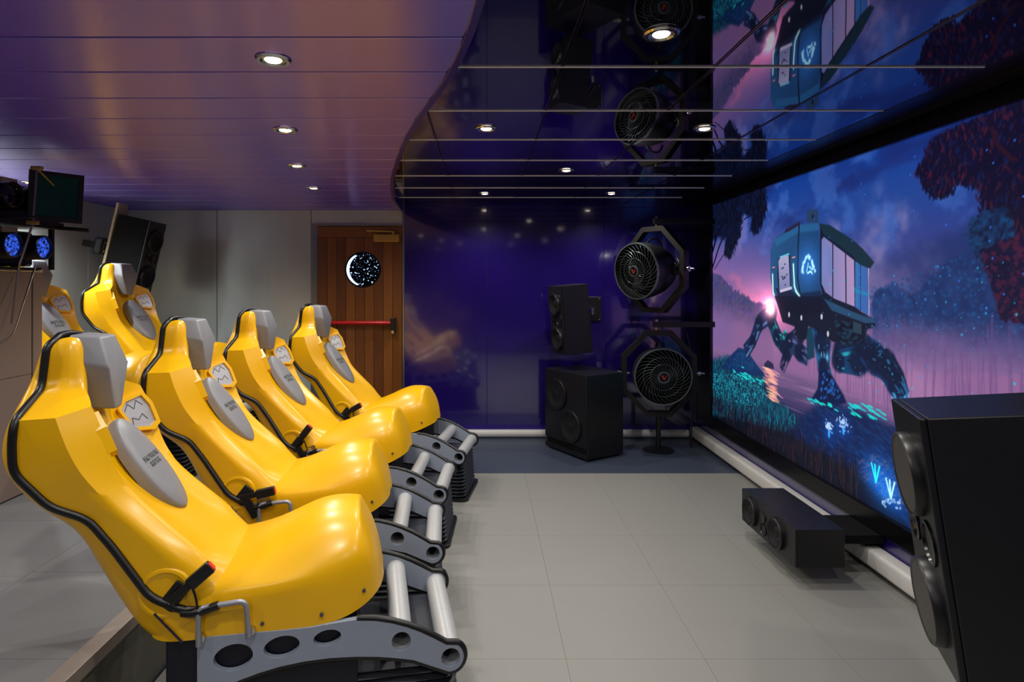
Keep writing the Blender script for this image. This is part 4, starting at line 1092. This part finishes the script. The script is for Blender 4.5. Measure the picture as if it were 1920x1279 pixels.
# ------------------------------------------------------------------ two air fans in octagonal frames: +X is the blowing direction
def octagon(w, h, c): return [(-c,h),(c,h),(w,h-(w-c)*1.05),(w,-h+(w-c)*1.05),(c,-h),(-c,-h),(-w,-h+(w-c)*1.05),(-w,h-(w-c)*1.05)]
def make_fan(name, yaw, pitch, frame_yaw, fwd=0.):
    root = empty(name)
    # octagonal yoke in the frame's own plane (turned about the vertical axis)
    n = Vector((math.cos(frame_yaw), math.sin(frame_yaw), 0)); sd = Vector((-n.y, n.x, 0))
    M = axes((0,0,0), sd, (0,0,1), n)
    ring_prism('octagon_frame', octagon(.365,.425,.125), octagon(.315,.375,.105), -.04, .04, M, 'octagon_frame', root)
    fd = Euler((0, pitch, yaw)).to_matrix() @ Vector((1,0,0)); fo = fd*fwd
    body = lathe('fan_housing', [(.268,.20),(.272,.19),(.275,.14),(.268,.05),(.245,-.06),(.20,-.16),(.12,-.22),(.0,-.24)], 'fan_body', root, 44, fo, fd)
    lathe('grille_rim', [(.262,.195),(.262,.207),(.274,.207),(.276,.19)], 'fan_wire', body, 44, fo, fd)
    x, y, d = frame_from(fd)
    lathe('fan_cavity', [(.258,.185),(.24,.02),(.05,.02),(.0,.03)], 'black_matte', body, 36, fo, fd)
    for k in range(3):
        pts = []; a0 = 2*math.pi*k/3
        bm = bmesh.new(); va = []
        for q in range(7):
            r = .05 + .17*q/6; row = []
            for e in (-1, 1):
                a = a0 + e*.42 + .3*q/6
                row.append(bm.verts.new(fo + d*(.09 - e*.035) + x*(r*math.cos(a)) + y*(r*math.sin(a))))
            va.append(row)
        for p_, q_ in zip(va, va[1:]): bm.faces.new((p_[0], p_[1], q_[1], q_[0]))
        bl = from_bm('fan_blade', bm, 'black_matte', body, True)
        so = bl.modifiers.new('thickness', 'SOLIDIFY'); so.thickness = .004
    # swirled grille wires and two rings
    bm = bmesh.new()
    for k in range(30):
        a0 = 2*math.pi*k/30; pts = []
        for q in range(9):
            t_ = q/8; r = .046 + .216*t_; a = a0 + 1.15*t_
            pts.append(fo + d*(.228 - .03*t_**2) + x*(r*math.cos(a)) + y*(r*math.sin(a)))
        add_tube(bm, pts, .0015, 4)
    for r, hh in ((.125,.226), (.19,.213)):
        add_tube(bm, [fo + d*hh + x*(r*math.cos(2*math.pi*k/40)) + y*(r*math.sin(2*math.pi*k/40)) for k in range(40)], .0019, 4, True)
    gw = from_bm('grille_wires', bm, 'fan_wire', body, True)
    hub = lathe('hub_badge', [(.055,.225),(.055,.234),(.046,.236),(.044,.232),(.0,.233)], 'fan_wire', body, 28, fo, fd)
    lathe('badge_face', [(.044,.2335),(.0,.2345)], 'black_gloss', hub, 24, fo, fd)
    # badge mark: a swept V
    upv = Vector((0,0,1)); rt = upv.cross(d).normalized(); uu = d.cross(rt)
    M = axes(fo + d*.235, rt, uu, d); bm = bmesh.new()
    add_prism(bm, [(-.030,.022),(-.006,.020),(.002,-.006),(.030,.026),(.020,-.004),(.000,-.030),(-.014,-.004)], 0, .0015, M)
    from_bm('badge_mark', bm, 'badge_red', hub)
    # pivots and carrying lug
    for s in (-1, 1):
        p = lathe('pivot_bolt', [(.016,0),(.016,.10),(.026,.10),(.026,.115),(.010,.115),(.010,.16),(.0,.16)], 'chrome', root, 16, sd*(s*.285), sd*s)
    tube('side_handle', bsp([tuple(sd*.255 + n*-.02 + Vector((0,0,.10))), tuple(sd*.30 + n*.0 + Vector((0,0,.05))), tuple(sd*.27 + n*.07 + Vector((0,0,.0)))], 2), .010, 'fan_body', body, 8)
    tube('top_handle', bsp([tuple(d*.14 + Vector((0,0,.24))), tuple(d*.06 + Vector((0,0,.315))), tuple(d*-.08 + Vector((0,0,.30))), tuple(d*-.12 + Vector((0,0,.21)))], 2), .011, 'fan_body', body, 8)
    box('motor_box', (-.05,-.02,-.06), (.06,.06,.06), 'fan_body', body, .012, axes(sd*.22 + d*(-.02), n, sd, (0,0,1)))
    return root
FX, FY = 1.72, 5.86
up = make_fan('air_fan', math.radians(214), math.radians(4), math.radians(216), .07); up.location = (FX-.02, FY, 1.790)
tag(up, 'upper black air fan in an octagonal frame, turned to the left', 'fan', 'wind effect fans')
lw = make_fan('air_fan', math.radians(266), math.radians(2), math.radians(266)); lw.location = (FX+.02, FY, .765)
tag(lw, 'lower black air fan in an octagonal frame, facing the camera', 'fan', 'wind effect fans')
for o, zc, lab in ((up, 1.785, 'upper'), (lw, .765, 'lower')):
    ar = box('support_arm', (-.03, -.03, 0), (X_R-FX-.01, .03, .055), 'octagon_frame', None, .003)
    ar.location = (FX, FY, zc+.455)
    lathe('hanger_bolt', [(.012,-.029),(.012,.0),(.02,.0),(.02,.012),(.0,.012)], 'brass', ar, 12, (0, 0, 0), (0,0,1))
    lathe('lock_nut', [(.016,0),(.016,.02),(.0,.02)], 'chrome', ar, 8, (0, 0, .055), (0,0,1))
    tag(ar, 'dark steel arm holding the %s fan from the screen wall' % lab, 'bracket', 'fan arms')
st = empty('fan_stand', (FX+.02, FY, 0))
lathe('pole', [(.02,.012),(.024,.05),(.024,.334),(.0,.334)], 'black_satin', st, 18)
lathe('floor_disc', [(.0,0),(.15,0),(.15,.010),(.03,.014),(.0,.014)], 'black_satin', st, 28)
tag(st, 'black floor stand with round base under the lower fan', 'stand')
cb = tube('power_cable', bsp([(FX+.05, FY+.06, 1.24), (FX+.30, FY+.08, 1.30), (FX+.36, FY+.06, 1.0), (FX+.38, FY+.05, .60), (FX+.37, FY+.08, .01)], 3), .008, 'black_rubber', None, 6)
tag(cb, 'black power cable hanging beside the lower fan', 'cable')

# ------------------------------------------------------------------ projector booth with two stacked projectors
BX, BY1, BY0, BZ = -2.83, 3.80, 1.30, 1.735
bo = empty('projector_booth', (BX, (BY0+BY1)/2, PLAT)); oy = (BY0+BY1)/2
def bb(name, x0, x1, y0, y1, z0, z1, m, par, bev=0.): return box(name, (x0-BX, y0-oy, z0-PLAT), (x1-BX, y1-oy, z1-PLAT), m, par, bev)
bb('core', X_L+.02, BX-.012, BY0, BY1-.01, PLAT, BZ-.012, 'booth_joint', bo)
yb = [BY0, 2.12, 2.96, 3.715]
for a, b in zip(yb, yb[1:]):
    for c, d in ((PLAT+.01, 1.085), (1.085, BZ-.012)):
        bb('side_panel', BX-.012, BX, a+.0015, b-.0015, c+.0015, d-.0015, 'booth', bo, .001)
bb('corner_post', BX-.03, BX+.004, 3.722, BY1, PLAT, BZ-.01, 'booth', bo, .004)
bb('end_panel', X_L+.02, BX-.03, BY1-.01, BY1, PLAT, BZ-.012, 'booth', bo)
bb('top_board', X_L+.02, BX+.01, BY0, BY1, BZ-.012, BZ, 'pale_wood', bo, .003)
tag(bo, 'grey-brown projector booth wall at the left edge', 'booth')

def make_projector(name, lit):
    """origin at the bottom centre, lenses look along +X"""
    r = empty(name)
    box('body', (-.62,-.33,.02), (-.10,.33,.24), 'projector', r, .012)
    box('front_bezel', (-.10,-.31,.03), (-.085,.31,.23), 'black_gloss', r, .004)
    for s in (-1, 1):
        ln = lathe('lens', [(.058,-.09),(.058,-.02),(.070,.0),(.074,.10),(.074,.135),(.066,.138),(.060,.118)], 'black_gloss', r, 32, (0, s*.118, .13), (1,0,0))
        lathe('lens_glass', [(.062,.118),(.04,.128),(.0,.132)], 'lens_lit' if lit else 'lens_dark', ln, 28, (0, s*.118, .13), (1,0,0))
        lathe('focus_ring', [(.061,.03),(.0755,.03),(.0755,.07),(.061,.07)], 'black_rubber', ln, 32, (0, s*.118, .13), (1,0,0))
    for xx3 in (-.55,-.15):
        for yy3 in (-.25,.25): lathe('foot', [(.02,0),(.024,.02),(.0,.02)], 'black_rubber', r, 12, (xx3, yy3, 0))
    box('adjuster_plate', (-.06,-.06,.20), (.02,.06,.245), 'pale_wood', r, .004)
    return r
p1 = make_projector('projector', True); p1.location = (-2.79, 3.47, BZ+.004)
tag(p1, 'black projector with two lit blue lenses on the booth', 'projector', 'stacked projectors')
box('shelf_pad', (-.30,-.34,-.004), (-.02,.30,.012), 'black_satin', p1)
# shelf for the upper projector
sh = empty('projector_shelf', (-2.79, 3.47, BZ+.004))
box('shelf_board', (-.66,-.37,.262), (.06,.37,.285), 'green_paint', sh, .003)
box('front_rail', (.06,-.37,.255), (.075,.37,.300), 'black_satin', sh, .003)
for xx3 in (-.64, .0):
    for yy3 in (-.36, .36): box('shelf_post', (xx3-.012, yy3-.012, 0), (xx3+.012, yy3+.012, .262), 'black_satin', sh)
tube('slide_bar', [(-.02,.30,.275), (.24,.36,.255)], .014, 'black_satin', sh, 6)
tag(sh, 'green and black shelf frame between the two projectors', 'shelf')
p2 = make_projector('projector', False); p2.location = (-2.79, 3.47, BZ+.004+.286)
tag(p2, 'upper black projector with unlit lenses on the green shelf', 'projector', 'stacked projectors')
# framed filter glass in front of the upper projector
fg = empty('filter_frame', (-2.60, 3.60, BZ+.290))
M = axes((0,0,.15), (0,1,0), (0,0,1), (1,0,0))
ring_prism('frame', [(-.14,-.15),(.14,-.15),(.14,.15),(-.14,.15)], [(-.115,-.12),(.115,-.12),(.115,.125),(-.115,.125)], -.008, .008, M, 'black_satin', fg)
box('glass', (-.002,-.118,.028), (.002,.118,.277), 'green_glass', fg)
box('foot_rail', (-.13,-.02,-.004), (.01,.02,.010), 'black_satin', fg)
fg.rotation_euler = (0, math.radians(8), math.radians(-38))
tag(fg, 'black frame with dark green filter glass before the upper projector', 'filter frame')
# bent metal rods with clamps
ro = Vector((.29, -.15, -.004))
rp = tube('adjustment_rod', fillet([ro+Vector(p) for p in ((0,0,.56), (0,-.03,.25), (-.02,-.10,.02), (-.03,-.14,-.30))], .02, 3), .006, 'wire_steel', sh, 8)
for z3, y3 in ((.56,0), (.25,-.03)):
    box('clamp', (ro.x-.03,ro.y+y3-.012,z3-.010), (ro.x+.03,ro.y+y3+.012,z3+.010), 'brass', rp, .003)
box('clamp_arm', (.072,ro.y-.045,.275), (ro.x+.01,ro.y-.022,.287), 'black_satin', rp, .002)
tube('crossbar', [ro+Vector((0,0,.56)), ro+Vector((-.05,.20,.50))], .005, 'brass', rp, 6)
rh = tube('hanging_rod', fillet([(-2.72,3.60,BZ+.02), (-2.70,3.49,BZ-.18), (-2.70,3.40,BZ-.40), (-2.78,3.28,BZ-.45)], .06, 5), .006, 'wire_steel', None, 8)
lathe('end_knob', [(.0,-.012),(.014,-.012),(.014,.012),(.0,.012)], 'wire_steel', rh, 10, (-2.80,3.26,BZ-.455), (1,0,0))
tag(rh, 'curved thin metal rod hanging down the booth side below the lens', 'rod')
